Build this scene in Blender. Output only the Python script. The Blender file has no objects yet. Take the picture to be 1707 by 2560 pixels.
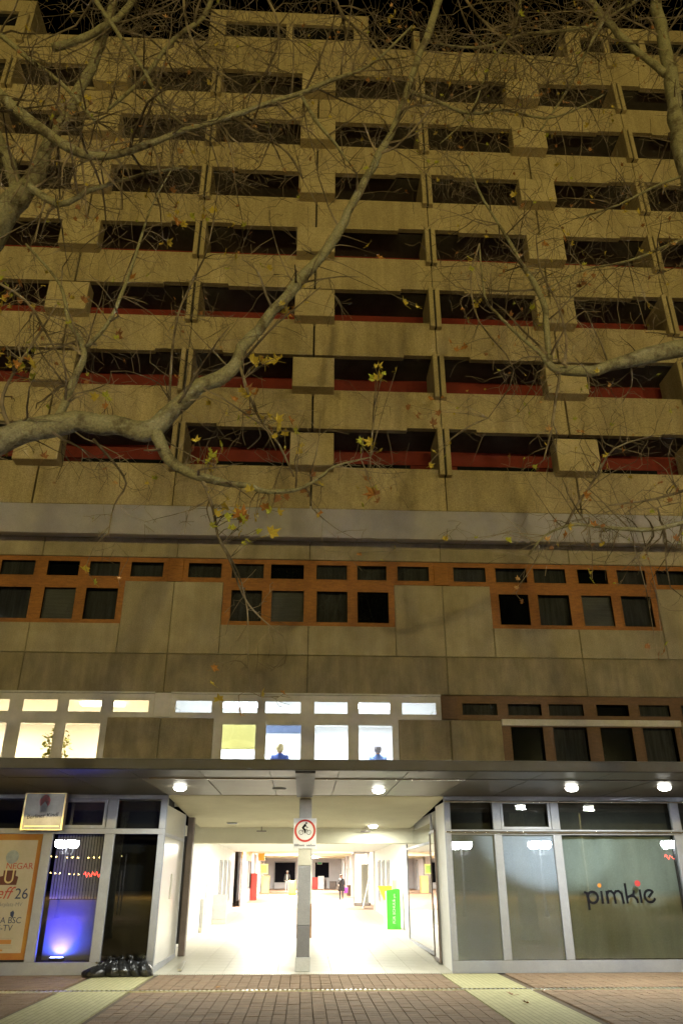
import bpy, bmesh, math, random
from mathutils import Vector, Matrix
R = math.radians
random.seed(7)
scene = bpy.context.scene
col = scene.collection

# ------------------------------------------------------------------ camera
FPX, PW, PH = 1915.0, 1707.0, 2560.0            # focal length in photo pixels
CAM = Vector((0.0, -21.05, 2.0))
PITCH, YAW, ROLL = R(25.655), R(2.638), R(0.0375)
cam_data = bpy.data.cameras.new('camera')
cam = bpy.data.objects.new('camera', cam_data)
col.objects.link(cam)
cam.location = CAM
cam.rotation_euler = (R(90) + PITCH, 0, -YAW)
cam_data.sensor_fit = 'VERTICAL'
cam_data.sensor_height = 36
cam_data.lens = FPX / PH * 36
cam_data.clip_end = 2000
scene.camera = cam

# ------------------------------------------------------------------ night sky
world = bpy.data.worlds.new('World')
scene.world = world
world.use_nodes = True
wn = world.node_tree
wn.nodes.clear()
wo = wn.nodes.new('ShaderNodeOutputWorld')
wb = wn.nodes.new('ShaderNodeBackground')
ws = wn.nodes.new('ShaderNodeTexSky')
ws.sky_type = 'NISHITA'
ws.sun_disc = False
ws.sun_elevation = R(-9)
ws.sun_rotation = R(180)
wb.inputs['Strength'].default_value = 0.05
wn.links.new(ws.outputs[0], wb.inputs['Color'])
wn.links.new(wb.outputs[0], wo.inputs['Surface'])

scene.view_settings.view_transform = 'Standard'
scene.view_settings.look = 'None'
scene.view_settings.exposure = 0
scene.view_settings.gamma = 1
scene.render.engine = 'CYCLES'
cy = scene.cycles
cy.use_denoising = True
cy.max_bounces = 6
cy.diffuse_bounces = 3
cy.glossy_bounces = 3
cy.transmission_bounces = 4
cy.transparent_max_bounces = 12
cy.sample_clamp_indirect = 6
cy.caustics_reflective = False
cy.caustics_refractive = False
cy.use_light_tree = True

WARM_W, COOL_W = 33000.0, 560.0      # tall sodium lamps / globe lamps
DOWN_W, HALL_W, ROOM_W = 190.0, 420.0, 420.0

# ------------------------------------------------------------------ helpers
def tag(o, label=None, cat=None, group=None, kind=None):
    if label: o['label'] = label
    if cat: o['category'] = cat
    if group: o['group'] = group
    if kind: o['kind'] = kind
    return o

def empty(name, loc=(0, 0, 0), rz=0, label=None, cat=None, group=None):
    o = bpy.data.objects.new(name, None)
    o.empty_display_size = 0.2
    o.location = loc
    o.rotation_euler = (0, 0, rz)
    col.objects.link(o)
    return tag(o, label, cat, group)

class MB:
    """collects simple shapes; build() links them as one mesh object"""
    def __init__(s):
        s.v, s.f, s.m = [], [], []
    def add(s, vs, fs, mi=0):
        b = len(s.v)
        s.v += [tuple(v) for v in vs]
        s.f += [tuple(i + b for i in f) for f in fs]
        s.m += [mi] * len(fs)
        return s
    def box(s, x0, x1, y0, y1, z0, z1, mi=0, mat=None):
        vs = [(x0, y0, z0), (x1, y0, z0), (x1, y1, z0), (x0, y1, z0), (x0, y0, z1), (x1, y0, z1), (x1, y1, z1), (x0, y1, z1)]
        if mat is not None: vs = [mat @ Vector(v) for v in vs]
        return s.add(vs, [(0, 3, 2, 1), (4, 5, 6, 7), (0, 1, 5, 4), (1, 2, 6, 5), (2, 3, 7, 6), (3, 0, 4, 7)], mi)
    def bbox(s, x0, x1, y0, y1, z0, z1, b=0.01, mi=0):
        """box whose edges towards -y and at the sides are chamfered"""
        xs = ((x0, x0 + b), (x1, x1 - b))
        o = [(x0, y0 + b, z0), (x1, y0 + b, z0), (x1, y0 + b, z1), (x0, y0 + b, z1)]
        i = [(x0 + b, y0, z0 + b), (x1 - b, y0, z0 + b), (x1 - b, y0, z1 - b), (x0 + b, y0, z1 - b)]
        k = [(x0, y1, z0), (x1, y1, z0), (x1, y1, z1), (x0, y1, z1)]
        fs = [(4, 5, 6, 7), (8, 11, 10, 9)]
        for a in range(4):
            c = (a + 1) % 4
            fs += [(a, c, 4 + c, 4 + a), (8 + a, 8 + c, c, a)]
        return s.add(o + i + k, fs, mi)
    def poly(s, pts, y0, y1, mi=0):
        """extrude an outline of (x, z) points from y0 to y1"""
        n = len(pts)
        vs = [(p[0], y0, p[1]) for p in pts] + [(p[0], y1, p[1]) for p in pts]
        fs = [tuple(range(n)), tuple(range(2 * n - 1, n - 1, -1))]
        fs += [(i, i + n, (i + 1) % n + n, (i + 1) % n) for i in range(n)]
        return s.add(vs, fs, mi)
    def disc(s, cx_, cz, r, y0, y1, n=28, mi=0):
        return s.poly([(cx_ + r * math.cos(2 * math.pi * i / n), cz + r * math.sin(2 * math.pi * i / n)) for i in range(n)], y0, y1, mi)
    def tube(s, pts, rad, n=6, mi=0, cap=True):
        pts = [Vector(p) for p in pts]
        if not hasattr(rad, '__len__'): rad = [rad] * len(pts)
        rings = []
        up = Vector((0.13, 0.21, 0.97))
        for i, p in enumerate(pts):
            d = (pts[min(i + 1, len(pts) - 1)] - pts[max(i - 1, 0)])
            if d.length < 1e-9: d = Vector((0, 0, 1))
            d.normalize()
            a = d.cross(up)
            if a.length < 1e-3: a = d.cross(Vector((1, 0, 0)))
            a.normalize()
            b = d.cross(a)
            rings.append([p + (a * math.cos(2 * math.pi * k / n) + b * math.sin(2 * math.pi * k / n)) * rad[i] for k in range(n)])
        vs = [v for r_ in rings for v in r_]
        fs = []
        for i in range(len(pts) - 1):
            for k in range(n):
                fs.append((i * n + k, i * n + (k + 1) % n, (i + 1) * n + (k + 1) % n, (i + 1) * n + k))
        if cap:
            fs.append(tuple(range(n - 1, -1, -1)))
            fs.append(tuple((len(pts) - 1) * n + k for k in range(n)))
        return s.add(vs, fs, mi)
    def lathe(s, prof, n=20, c=(0, 0, 0), mi=0):
        vs, fs = [], []
        for r_, z in prof:
            vs += [(c[0] + r_ * math.cos(2 * math.pi * k / n), c[1] + r_ * math.sin(2 * math.pi * k / n), c[2] + z) for k in range(n)]
        for i in range(len(prof) - 1):
            for k in range(n):
                fs.append((i * n + k, i * n + (k + 1) % n, (i + 1) * n + (k + 1) % n, (i + 1) * n + k))
        fs.append(tuple(range(n - 1, -1, -1)))
        fs.append(tuple((len(prof) - 1) * n + k for k in range(n)))
        return s.add(vs, fs, mi)
    def ball(s, c, r, nu=12, nv=8, mi=0, sz=1.0):
        prof = [(max(1e-4, r * math.sin(math.pi * j / nv)), -r * sz * math.cos(math.pi * j / nv)) for j in range(nv + 1)]
        return s.lathe(prof, nu, c, mi)
    def mesh(s, name, mats, smooth=False):
        me = bpy.data.meshes.new(name)
        me.from_pydata(s.v, [], s.f)
        mats = mats if isinstance(mats, (list, tuple)) else [mats]
        for m in mats: me.materials.append(m)
        if len(mats) > 1: me.polygons.foreach_set('material_index', s.m)
        if smooth: me.polygons.foreach_set('use_smooth', [True] * len(s.f))
        me.update()
        return me
    def build(s, name, mats, parent=None, loc=(0, 0, 0), rot=(0, 0, 0), smooth=False, kind=None):
        return place(name, s.mesh(name, mats, smooth), parent, loc, rot, kind)

def place(name, me, parent=None, loc=(0, 0, 0), rot=(0, 0, 0), kind=None):
    o = bpy.data.objects.new(name, me)
    o.location, o.rotation_euler = loc, rot
    o.parent = parent
    col.objects.link(o)
    if kind: o['kind'] = kind
    return o

def copy_tree(o, parent=None):
    c = o.copy()
    col.objects.link(c)
    c.parent = parent
    for ch in o.children: copy_tree(ch, c)
    return c

def ray(px, py):
    u, v = (px - PW / 2) / FPX, -(py - PH / 2) / FPX
    fw, up = math.cos(PITCH) - v * math.sin(PITCH), math.sin(PITCH) + v * math.cos(PITCH)
    return Vector((u * math.cos(YAW) + fw * math.sin(YAW), -u * math.sin(YAW) + fw * math.cos(YAW), up))

def at(px, py, y):
    """world point at depth y under a measured photo position"""
    r = ray(px, py)
    return CAM + r * ((y - CAM.y) / r.y)

def floor_z(y):
    return 0.019 * max(0.0, y)      # the passage floor climbs gently

# ------------------------------------------------------------------ materials
MATS = {}
def mat(name, c1, c2=None, rough=0.7, scale=8.0, fine=0.0, bump=0.0, bscale=60.0, metal=0.0, stretch=(1, 1, 1), coords='pos', spec=0.5, coat=0.0, contrast=(0.35, 0.65), rvar=0.0, streak=0.0, vary=0.0):
    m = bpy.data.materials.new(name)
    m.use_nodes = True
    nt = m.node_tree
    N, L = nt.nodes, nt.links
    p = N['Principled BSDF']
    p.inputs['Roughness'].default_value = rough
    p.inputs['Metallic'].default_value = metal
    p.inputs['Specular IOR Level'].default_value = spec
    p.inputs['Coat Weight'].default_value = coat
    p.inputs['Base Color'].default_value = (*c1, 1)
    if coords == 'pos':
        src = N.new('ShaderNodeNewGeometry').outputs['Position']
    else:
        src = N.new('ShaderNodeTexCoord').outputs['Object']
    mp = N.new('ShaderNodeMapping')
    mp.inputs['Scale'].default_value = stretch
    L.new(src, mp.inputs['Vector'])
    if c2 is not None:
        n1 = N.new('ShaderNodeTexNoise')
        n1.inputs['Scale'].default_value = scale
        n1.inputs['Detail'].default_value = 6
        n1.inputs['Roughness'].default_value = 0.65
        L.new(mp.outputs[0], n1.inputs['Vector'])
        rmp = N.new('ShaderNodeValToRGB')
        rmp.color_ramp.elements[0].position, rmp.color_ramp.elements[1].position = contrast
        rmp.color_ramp.elements[0].color = (*c1, 1)
        rmp.color_ramp.elements[1].color = (*c2, 1)
        L.new(n1.outputs[0], rmp.inputs[0])
        out = rmp.outputs[0]
        if fine:
            n2 = N.new('ShaderNodeTexNoise')
            n2.inputs['Scale'].default_value = 45
            n2.inputs['Detail'].default_value = 3
            L.new(src, n2.inputs['Vector'])
            mr = N.new('ShaderNodeMapRange')
            mr.inputs['From Min'].default_value, mr.inputs['From Max'].default_value = 0.3, 0.7
            mr.inputs['To Min'].default_value, mr.inputs['To Max'].default_value = 1 - fine, 1 + fine
            L.new(n2.outputs[0], mr.inputs['Value'])
            mx = N.new('ShaderNodeVectorMath')
            mx.operation = 'SCALE'
            L.new(out, mx.inputs[0])
            L.new(mr.outputs[0], mx.inputs['Scale'])
            out = mx.outputs[0]
        if streak:                                   # rain streaks and dirt runs
            ms = N.new('ShaderNodeMapping')
            ms.inputs['Scale'].default_value = (2.6, 2.6, 0.10)
            L.new(src, ms.inputs['Vector'])
            n3 = N.new('ShaderNodeTexNoise')
            n3.inputs['Scale'].default_value = 1.6
            n3.inputs['Detail'].default_value = 5
            n3.inputs['Roughness'].default_value = 0.7
            L.new(ms.outputs[0], n3.inputs['Vector'])
            m3 = N.new('ShaderNodeMapRange')
            m3.inputs['From Min'].default_value, m3.inputs['From Max'].default_value = 0.36, 0.60
            m3.inputs['To Min'].default_value, m3.inputs['To Max'].default_value = 1 - streak, 1.06
            L.new(n3.outputs[0], m3.inputs['Value'])
            x3 = N.new('ShaderNodeVectorMath')
            x3.operation = 'SCALE'
            L.new(out, x3.inputs[0])
            L.new(m3.outputs[0], x3.inputs['Scale'])
            out = x3.outputs[0]
        if vary:
            oi = N.new('ShaderNodeObjectInfo')
            m4 = N.new('ShaderNodeMapRange')
            m4.inputs['To Min'].default_value, m4.inputs['To Max'].default_value = 1 - vary, 1 + vary
            L.new(oi.outputs['Random'], m4.inputs['Value'])
            x4 = N.new('ShaderNodeVectorMath')
            x4.operation = 'SCALE'
            L.new(out, x4.inputs[0])
            L.new(m4.outputs[0], x4.inputs['Scale'])
            out = x4.outputs[0]
        L.new(out, p.inputs['Base Color'])
        if rvar:
            r2 = N.new('ShaderNodeMapRange')
            r2.inputs['To Min'].default_value, r2.inputs['To Max'].default_value = max(0, rough - rvar), rough + rvar
            L.new(n1.outputs[0], r2.inputs['Value'])
            L.new(r2.outputs[0], p.inputs['Roughness'])
    if bump:
        nb = N.new('ShaderNodeTexNoise')
        nb.inputs['Scale'].default_value = bscale
        nb.inputs['Detail'].default_value = 4
        L.new(src, nb.inputs['Vector'])
        bp = N.new('ShaderNodeBump')
        bp.inputs['Strength'].default_value = bump
        bp.inputs['Distance'].default_value = 0.02
        L.new(nb.outputs[0], bp.inputs['Height'])
        L.new(bp.outputs[0], p.inputs['Normal'])
    MATS[name] = m
    return m

def emit(name, c, s, through=0.0):
    """lamp glass; through > 0 lets the lamp inside shine out"""
    m = bpy.data.materials.new(name)
    m.use_nodes = True
    N, L = m.node_tree.nodes, m.node_tree.links
    N.clear()
    o = N.new('ShaderNodeOutputMaterial')
    e = N.new('ShaderNodeEmission')
    e.inputs[0].default_value = (*c, 1)
    e.inputs[1].default_value = s
    if through:
        t = N.new('ShaderNodeBsdfTransparent')
        t.inputs[0].default_value = (through, through, through, 1)
        a = N.new('ShaderNodeAddShader')
        L.new(t.outputs[0], a.inputs[0])
        L.new(e.outputs[0], a.inputs[1])
        L.new(a.outputs[0], o.inputs['Surface'])
    else:
        L.new(e.outputs[0], o.inputs['Surface'])
    m.cycles.emission_sampling = 'NONE' if through else 'AUTO'
    MATS[name] = m
    return m

def glass(name, tint=(0.9, 0.92, 0.92), rough=0.0, boost=1.0, gtint=(1, 1, 1)):
    m = bpy.data.materials.new(name)
    m.use_nodes = True
    N, L = m.node_tree.nodes, m.node_tree.links
    N.clear()
    o = N.new('ShaderNodeOutputMaterial')
    t = N.new('ShaderNodeBsdfTransparent')
    t.inputs[0].default_value = (*tint, 1)
    g = N.new('ShaderNodeBsdfGlossy')
    g.inputs['Color'].default_value = (*gtint, 1)
    g.inputs['Roughness'].default_value = rough
    fr = N.new('ShaderNodeFresnel')
    fr.inputs[0].default_value = 1.5
    mu = N.new('ShaderNodeMath')
    mu.operation = 'MULTIPLY'
    mu.use_clamp = True
    mu.inputs[1].default_value = boost
    mx = N.new('ShaderNodeMixShader')
    L.new(fr.outputs[0], mu.inputs[0])
    L.new(mu.outputs[0], mx.inputs[0])
    L.new(t.outputs[0], mx.inputs[1])
    L.new(g.outputs[0], mx.inputs[2])
    L.new(mx.outputs[0], o.inputs['Surface'])
    MATS[name] = m
    return m

concrete = mat('parapet_concrete', (0.35, 0.30, 0.19), (0.46, 0.40, 0.26), 0.9, 0.9, 0.34, 0.4, 90, stretch=(1, 1, 0.25), streak=0.14, vary=0.05)
concrete_low = mat('wall_concrete', (0.25, 0.225, 0.165), (0.36, 0.325, 0.245), 0.9, 1.1, 0.28, 0.35, 90, stretch=(1, 1, 0.8), streak=0.06, vary=0.05)
concrete_band = mat('stained_concrete', (0.17, 0.15, 0.105), (0.27, 0.24, 0.175), 0.9, 2.2, 0.26, 0.35, 90, stretch=(1, 1, 0.5), streak=0.10, vary=0.05)
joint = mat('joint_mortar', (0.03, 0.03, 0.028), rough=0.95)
soffit_paint = mat('soffit_paint', (0.58, 0.60, 0.70), (0.68, 0.70, 0.80), 0.85, 1.5, 0.12)
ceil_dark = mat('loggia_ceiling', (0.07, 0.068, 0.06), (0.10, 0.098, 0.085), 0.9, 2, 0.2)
red_paint = mat('red_wall_paint', (0.13, 0.009, 0.005), (0.17, 0.014, 0.007), 0.75, 3, 0.2)
dark_glass = mat('dark_glazing', (0.010, 0.011, 0.013), rough=0.08, spec=0.5)
wood = mat('orange_wood', (0.20, 0.072, 0.008), (0.30, 0.115, 0.014), 0.55, 5, 0.2, stretch=(1, 1, 4))
wood_dark = mat('brown_wood', (0.075, 0.036, 0.012), (0.11, 0.055, 0.02), 0.6, 5, 0.2, stretch=(1, 1, 4))
white_frame = mat('white_frame', (0.40, 0.41, 0.47), (0.47, 0.48, 0.54), 0.5, 4, 0.06)
curtain_m = mat('dark_room_curtain', (0.045, 0.047, 0.052), (0.10, 0.10, 0.105), 0.9, 3.2, 0.1, stretch=(3, 1, 0.25))
curtain_l = mat('pale_blind', (0.16, 0.16, 0.17), (0.22, 0.22, 0.23), 0.8, 4, 0.1, stretch=(0.3, 1, 9))
pane_glass = glass('window_glass', (0.80, 0.82, 0.84), boost=1.0)
shop_glass = glass('shop_glass', (0.92, 0.94, 0.93), boost=1.6)
room_wall = mat('room_wall', (0.78, 0.76, 0.72), rough=0.9)
alu = mat('aluminium_frame', (0.25, 0.265, 0.32), (0.29, 0.305, 0.36), 0.45, 3, 0.05, metal=0.25)
alu_bright = mat('bright_rail', (0.72, 0.70, 0.64), rough=0.25, metal=1.0)
canopy_dark = mat('canopy_sheet', (0.028, 0.029, 0.036), (0.042, 0.043, 0.052), 0.5, 2, 0.1)
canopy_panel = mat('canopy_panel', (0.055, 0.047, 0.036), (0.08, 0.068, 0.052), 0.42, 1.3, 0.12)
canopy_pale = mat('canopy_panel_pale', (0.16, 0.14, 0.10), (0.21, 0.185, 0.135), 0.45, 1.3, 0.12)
plaster = mat('passage_plaster', (0.60, 0.55, 0.38), (0.66, 0.61, 0.43), 0.85, 1.2, 0.05)
beam_brightened = mat('beam_brightened', (0.80, 0.76, 0.58), (0.84, 0.80, 0.62), 0.8, 1.5, 0.04)  # plaster colour lightened to put light on the cross beam
white_wall = mat('passage_white', (0.80, 0.79, 0.75), (0.84, 0.83, 0.79), 0.6, 1.5, 0.04)
tile_m = mat('passage_tile', (0.52, 0.49, 0.40), (0.60, 0.57, 0.48), 0.45, 5, 0.08, coords='obj', rvar=0.1)
brickfloor = mat('brick_floor', (0.30, 0.19, 0.125), (0.42, 0.28, 0.19), 0.7, 4, 0.2)
paver_m = [mat('paver_%s' % n, a, b, 0.8, 2.6, 0.3, 0.4, 120, streak=0.0, vary=0.10) for n, a, b in (
    ('brown', (0.20, 0.130, 0.075), (0.27, 0.180, 0.110)), ('red', (0.205, 0.128, 0.074), (0.27, 0.174, 0.105)), ('grey', (0.21, 0.135, 0.078), (0.28, 0.185, 0.115)))]
sand_m = mat('paving_sand', (0.13, 0.094, 0.062), rough=0.95)
steel = mat('galvanised_steel', (0.55, 0.55, 0.52), (0.68, 0.68, 0.64), 0.35, 12, 0.1, metal=0.9)
black_void = mat('drain_black', (0.012, 0.012, 0.012), rough=0.9)
grey_paint = mat('grey_pillar_paint', (0.25, 0.25, 0.265), (0.30, 0.30, 0.315), 0.6, 3, 0.1)
grey_dark = mat('dark_grey_paint', (0.15, 0.15, 0.165), (0.19, 0.19, 0.205), 0.6, 3, 0.1)
grey_light = mat('light_grey_paint', (0.42, 0.42, 0.42), (0.48, 0.48, 0.48), 0.6, 3, 0.1)
beige_paint = mat('beige_paint', (0.56, 0.54, 0.45), (0.60, 0.58, 0.49), 0.6, 3, 0.06)
brown_post = mat('brown_metal', (0.13, 0.10, 0.085), (0.17, 0.13, 0.11), 0.45, 4, 0.1)
black_paint = mat('black_paint', (0.008, 0.008, 0.012), rough=0.9, spec=0.1)
white_paint = mat('white_paint', (0.80, 0.80, 0.80), rough=0.5)
red_sign = mat('traffic_red', (0.52, 0.02, 0.025), rough=0.35)
bag_m = mat('black_bag_film', (0.007, 0.007, 0.008), (0.014, 0.014, 0.015), 0.30, 6, 0.0, 0.7, 14, spec=0.6)
bark_m = mat('plane_bark', (0.27, 0.27, 0.18), (0.11, 0.095, 0.06), 0.9, 4.0, 0.28, 0.9, 22, contrast=(0.50, 0.64))
twig_m = mat('twig_bark_lit_dark', (0.06, 0.047, 0.034), (0.36, 0.31, 0.25), 0.9, 1.4, 0.0, contrast=(0.40, 0.66))  # pale and dark patches put lit and silhouetted twigs into the bark colour
leaf_cols = {'yellow': ((0.50, 0.40, 0.05), (0.36, 0.29, 0.05)), 'orange': ((0.42, 0.20, 0.04), (0.26, 0.11, 0.03)),
             'brown': ((0.20, 0.09, 0.035), (0.30, 0.14, 0.05)), 'green': ((0.24, 0.30, 0.03), (0.42, 0.42, 0.05)), 'tan': ((0.56, 0.36, 0.16), (0.36, 0.20, 0.09))}
leaf_m = {k: mat('leaf_' + k, a, b, 0.7, 18, 0.15, coords='obj') for k, (a, b) in leaf_cols.items()}
globe_white = emit('globe_cool', (0.93, 0.97, 1.0), 60, 0.85)
globe_warm = emit('globe_sodium', (1.0, 0.72, 0.34), 60, 0.85)
lamp_face = emit('downlight_face', (1.0, 0.98, 0.86), 30)
tube_face = emit('fluorescent_face', (1.0, 0.97, 0.88), 8)
room_face_w = emit('room_lamp_warm', (1.0, 0.86, 0.60), 16)
room_face_c = emit('room_lamp_cool', (0.90, 0.95, 1.0), 14)
led_face = emit('led_violet', (0.35, 0.45, 1.0), 40)

def light(kind, parent, loc, power, color, size=0.1, rot=(0, 0, 0), spot=None, sy=None, name='lamp_light'):
    d = bpy.data.lights.new(name, kind)
    d.energy = power
    d.color = color
    if kind == 'AREA':
        d.size = size
        if sy:
            d.shape = 'RECTANGLE'
            d.size_y = sy
    else:
        d.shadow_soft_size = size
    if spot:
        d.spot_size, d.spot_blend = R(spot), 0.6
    o = bpy.data.objects.new(name, d)
    o.location, o.rotation_euler = loc, rot
    o.parent = parent
    col.objects.link(o)
    return o

# ================================================================== GROUND
plaza = MB().add([(-150, -150, -0.03), (150, -150, -0.03), (150, 1.0, -0.03), (-150, 1.0, -0.03)], [(0, 1, 2, 3)]).build('plaza_ground', sand_m)
tag(plaza, kind='structure')
PV = 0.22
paver_mesh = []
for m in paver_m:
    b = MB()
    h = PV / 2 - 0.006
    b.add([(-h, -h, -0.03), (h, -h, -0.03), (h, h, -0.03), (-h, h, -0.03), (-h, -h, -0.004), (h, -h, -0.004), (h, h, -0.004), (-h, h, -0.004),
           (-h + .006, -h + .006, 0), (h - .006, -h + .006, 0), (h - .006, h - .006, 0), (-h + .006, h - .006, 0)],
          [(8, 9, 10, 11), (4, 5, 9, 8), (5, 6, 10, 9), (6, 7, 11, 10), (7, 4, 8, 11), (0, 1, 5, 4), (1, 2, 6, 5), (2, 3, 7, 6), (3, 0, 4, 7)])
    paver_mesh.append(b.mesh('paver', m))
BANDS = ((-4.73, -3.41), (3.33, 4.65))
GR0, GR1 = -2.99, -2.83
cells = []
j = 0
y = -9.0
while y < -0.2:
    x = -15.95
    while x < 16:
        if not any(a - 0.11 < x < b_ + 0.11 for a, b_ in BANDS) and not (GR0 - 0.10 < y < GR1 + 0.10):
            cells.append((x, y))
        x += PV
    y += PV
rnd = random.Random(3)
single = sorted([c for c in cells if -7.0 < c[1] and abs(c[0] - 0.6) < 5.0], key=lambda c: c[1])[:300]
sset = set(single)
rest = MB()
for c in cells:
    k = rnd.choice((0, 0, 1, 2))
    dz = rnd.uniform(-0.003, 0.0035)
    if c in sset:
        place('paver', paver_mesh[k], plaza, (c[0], c[1], dz), (rnd.uniform(-.008, .008), rnd.uniform(-.008, .008), rnd.uniform(-.01, .01)))
    else:
        me = paver_mesh[k]
        rest.add([(v.co.x + c[0], v.co.y + c[1], v.co.z + dz) for v in me.vertices], [tuple(p.vertices) for p in me.polygons], k)
rest.build('paver_field', paver_m, plaza, kind='stuff')
band_m = mat('yellow_band_stone', (0.42, 0.38, 0.20), (0.50, 0.46, 0.27), 0.8, 10, 0.2)
nt = band_m.node_tree
bt = nt.nodes.new('ShaderNodeTexBrick')
bt.inputs['Scale'].default_value = 1.0
bt.inputs['Brick Width'].default_value = 0.10
bt.inputs['Row Height'].default_value = 0.10
bt.inputs['Mortar Size'].default_value = 0.006
bt.offset = 0.0
bt.inputs['Color1'].default_value = (0.50, 0.455, 0.24, 1)
bt.inputs['Color2'].default_value = (0.42, 0.385, 0.20, 1)
bt.inputs['Mortar'].default_value = (0.20, 0.18, 0.09, 1)
nt.links.new(nt.nodes['Geometry'].outputs['Position'], bt.inputs['Vector'])
nt.links.new(bt.outputs[0], nt.nodes['Principled BSDF'].inputs['Base Color'])
for a, b_ in BANDS:
    for y0, y1 in ((-9.1, GR0 - 0.01), (GR1 + 0.01, -0.13)):
        o = MB().box(a, b_, y0, y1, -0.03, 0.001).build('paving_band', band_m)
        tag(o, kind='structure')
far = MB().add([(-150, -150, -0.012), (150, -150, -0.012), (150, -9.12, -0.012), (-150, -9.12, -0.012)], [(0, 1, 2, 3)]).build('far_pavement', paver_m[0])
tag(far, kind='structure')
# drain channels
dr = empty('drain_channel', (0, (GR0 + GR1) / 2, 0), label='long slotted steel drain running across the paving before the entrance', cat='drain')
w2 = (GR1 - GR0) / 2
MB().box(-16, 16, -w2, w2, -0.06, -0.028).build('channel', black_void, dr)
g = MB()
x = -16.0
while x < 16:
    g.box(x, x + 0.046, -w2 + 0.008, w2 - 0.008, -0.02, 0.002)
    x += 0.095
g.build('grate_bars', steel, dr, kind='stuff')
MB().box(-16, 16, -w2, -w2 + 0.008, -0.03, -0.004).box(-16, 16, w2 - 0.008, w2, -0.03, -0.004).build('edge_rail', steel, dr)
dr2 = empty('threshold_drain', (0, -0.06, 0), label='narrow slotted drain along the passage threshold', cat='drain')
MB().box(-3.45, 3.60, -0.05, 0.05, -0.05, -0.028).build('channel', black_void, dr2)
g = MB()
x = -3.44
while x < 3.58:
    g.box(x, x + 0.03, -0.042, 0.042, -0.02, 0.004)
    x += 0.058
g.build('grate_bars', steel, dr2, kind='stuff')

# ================================================================== BUILDING
P, X0 = 7.78, 0.03
bld = empty('apartment_building', (0, 0, 0), label='tall slab apartment building with concrete balcony bands, brown windows and an open passage', cat='building')
YP, YB = -1.5, -0.1               # parapet face, loggia back wall
BX0, BX1 = X0 - 2.5 * P, X0 + 2.5 * P
TOP = [12.84 + 2.695 * n for n in range(8)]
BOT = [11.50] + [t - 1.38 for t in TOP[1:]]
H2 = P / 2
def parapet_mesh(h, first=False):
    # half-bay panel, fin joint on the left: bottom edge steps up beside the fin
    w = H2 - 0.03
    if first: pts = [(0.015, 0), (w, 0), (w, h), (0.015, h)]
    else: pts = [(0.015, 0.09), (1.05, 0.09), (1.06, 0.0), (w, 0), (w, h), (0.015, h)]
    return MB().poly(pts, -0.09, 0.09).mesh('parapet_panel', concrete), MB().poly([(-a, c) for a, c in pts][::-1], -0.09, 0.09).mesh('parapet_panel', concrete)
pm = parapet_mesh(1.38)
pm0 = parapet_mesh(TOP[0] - BOT[0], True)
pier_me = MB().bbox(-0.63, 0.63, 0, 0.52, 0, 1.08, 0.015).mesh('pier_block', mat('pier_concrete', (0.40, 0.345, 0.22), (0.50, 0.44, 0.29), 0.9, 1.2, 0.3, 0.4, 90, vary=0.05))
fin_b = MB()
fin_b.bbox(-0.18, -0.035, 0, 1.3, 0, 1.60, 0.012).bbox(0.035, 0.18, 0.03, 1.3, 0, 1.60, 0.012)
fin_me = fin_b.mesh('fin', concrete)
slot_me = MB().box(-0.034, 0.034, 0.10, 1.3, 0.02, 1.58).mesh('fin_slot', joint)
gl_me = MB().box(-H2 + 0.25, H2 - 0.25, -0.03, 0.02, 0, 1.9).mesh('loggia_glazing', dark_glass)
for n in range(8):
    zb, zt = BOT[n], TOP[n]
    a, b_ = pm0 if n == 0 else pm
    for k in range(-3, 3):
        xf = X0 + (k + 0.5) * P           # fin line
        if xf + 0.1 < BX1: place('parapet_panel', a, bld, (xf, YP + 0.09, zb))
        if xf - 0.1 > BX0: place('parapet_panel', b_, bld, (xf, YP + 0.09, zb))
    # dark joint strip behind the panels, slab and loggia
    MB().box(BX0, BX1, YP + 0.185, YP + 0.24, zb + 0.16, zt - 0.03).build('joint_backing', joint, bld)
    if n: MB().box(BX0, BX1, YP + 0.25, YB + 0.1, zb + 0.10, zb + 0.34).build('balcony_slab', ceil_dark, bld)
    if n < 7:
        zc = BOT[n + 1] + 0.10
        MB().box(BX0, BX1, YB, YB + 0.2, zc - 0.50, zc).build('red_lintel', red_paint, bld)
        MB().box(BX0, BX1, YB + 0.03, YB + 0.2, zt - 1.2, zc - 0.505).build('loggia_back_wall', red_paint, bld)
        for k in range(-2, 3):
            for s in (-1, 1):
                place('loggia_window', MATS.setdefault('glz', MB().box(-1.25, 1.25, -0.03, 0.02, 0, 1.45).mesh('loggia_window', dark_glass)), bld, (X0 + k * P + s * (1.85 + 0.1 * ((n + k) % 2)), YB + 0.03, zc - 1.96))
        for k in range(-2, 3):
            place('pier_block', pier_me, bld, (X0 + k * P, YP - 0.42, zt - 0.17))
        for k in range(-2, 2):
            f_ = place('fin', fin_me, bld, (X0 + (k + 0.5) * P, YP - 0.22, zt - 0.27))
            place('fin_slot', slot_me, f_)
# side closures of the slab block
for x0, x1 in ((BX0 - 0.3, BX0), (BX1, BX1 + 0.3)):
    MB().box(x0, x1, YP, 10, 0, 33).build('gable_wall', concrete, bld)
MB().box(BX0, BX1, 0.35, 0.5, 11.2, 32.4).build('core_wall', joint, bld)
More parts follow.
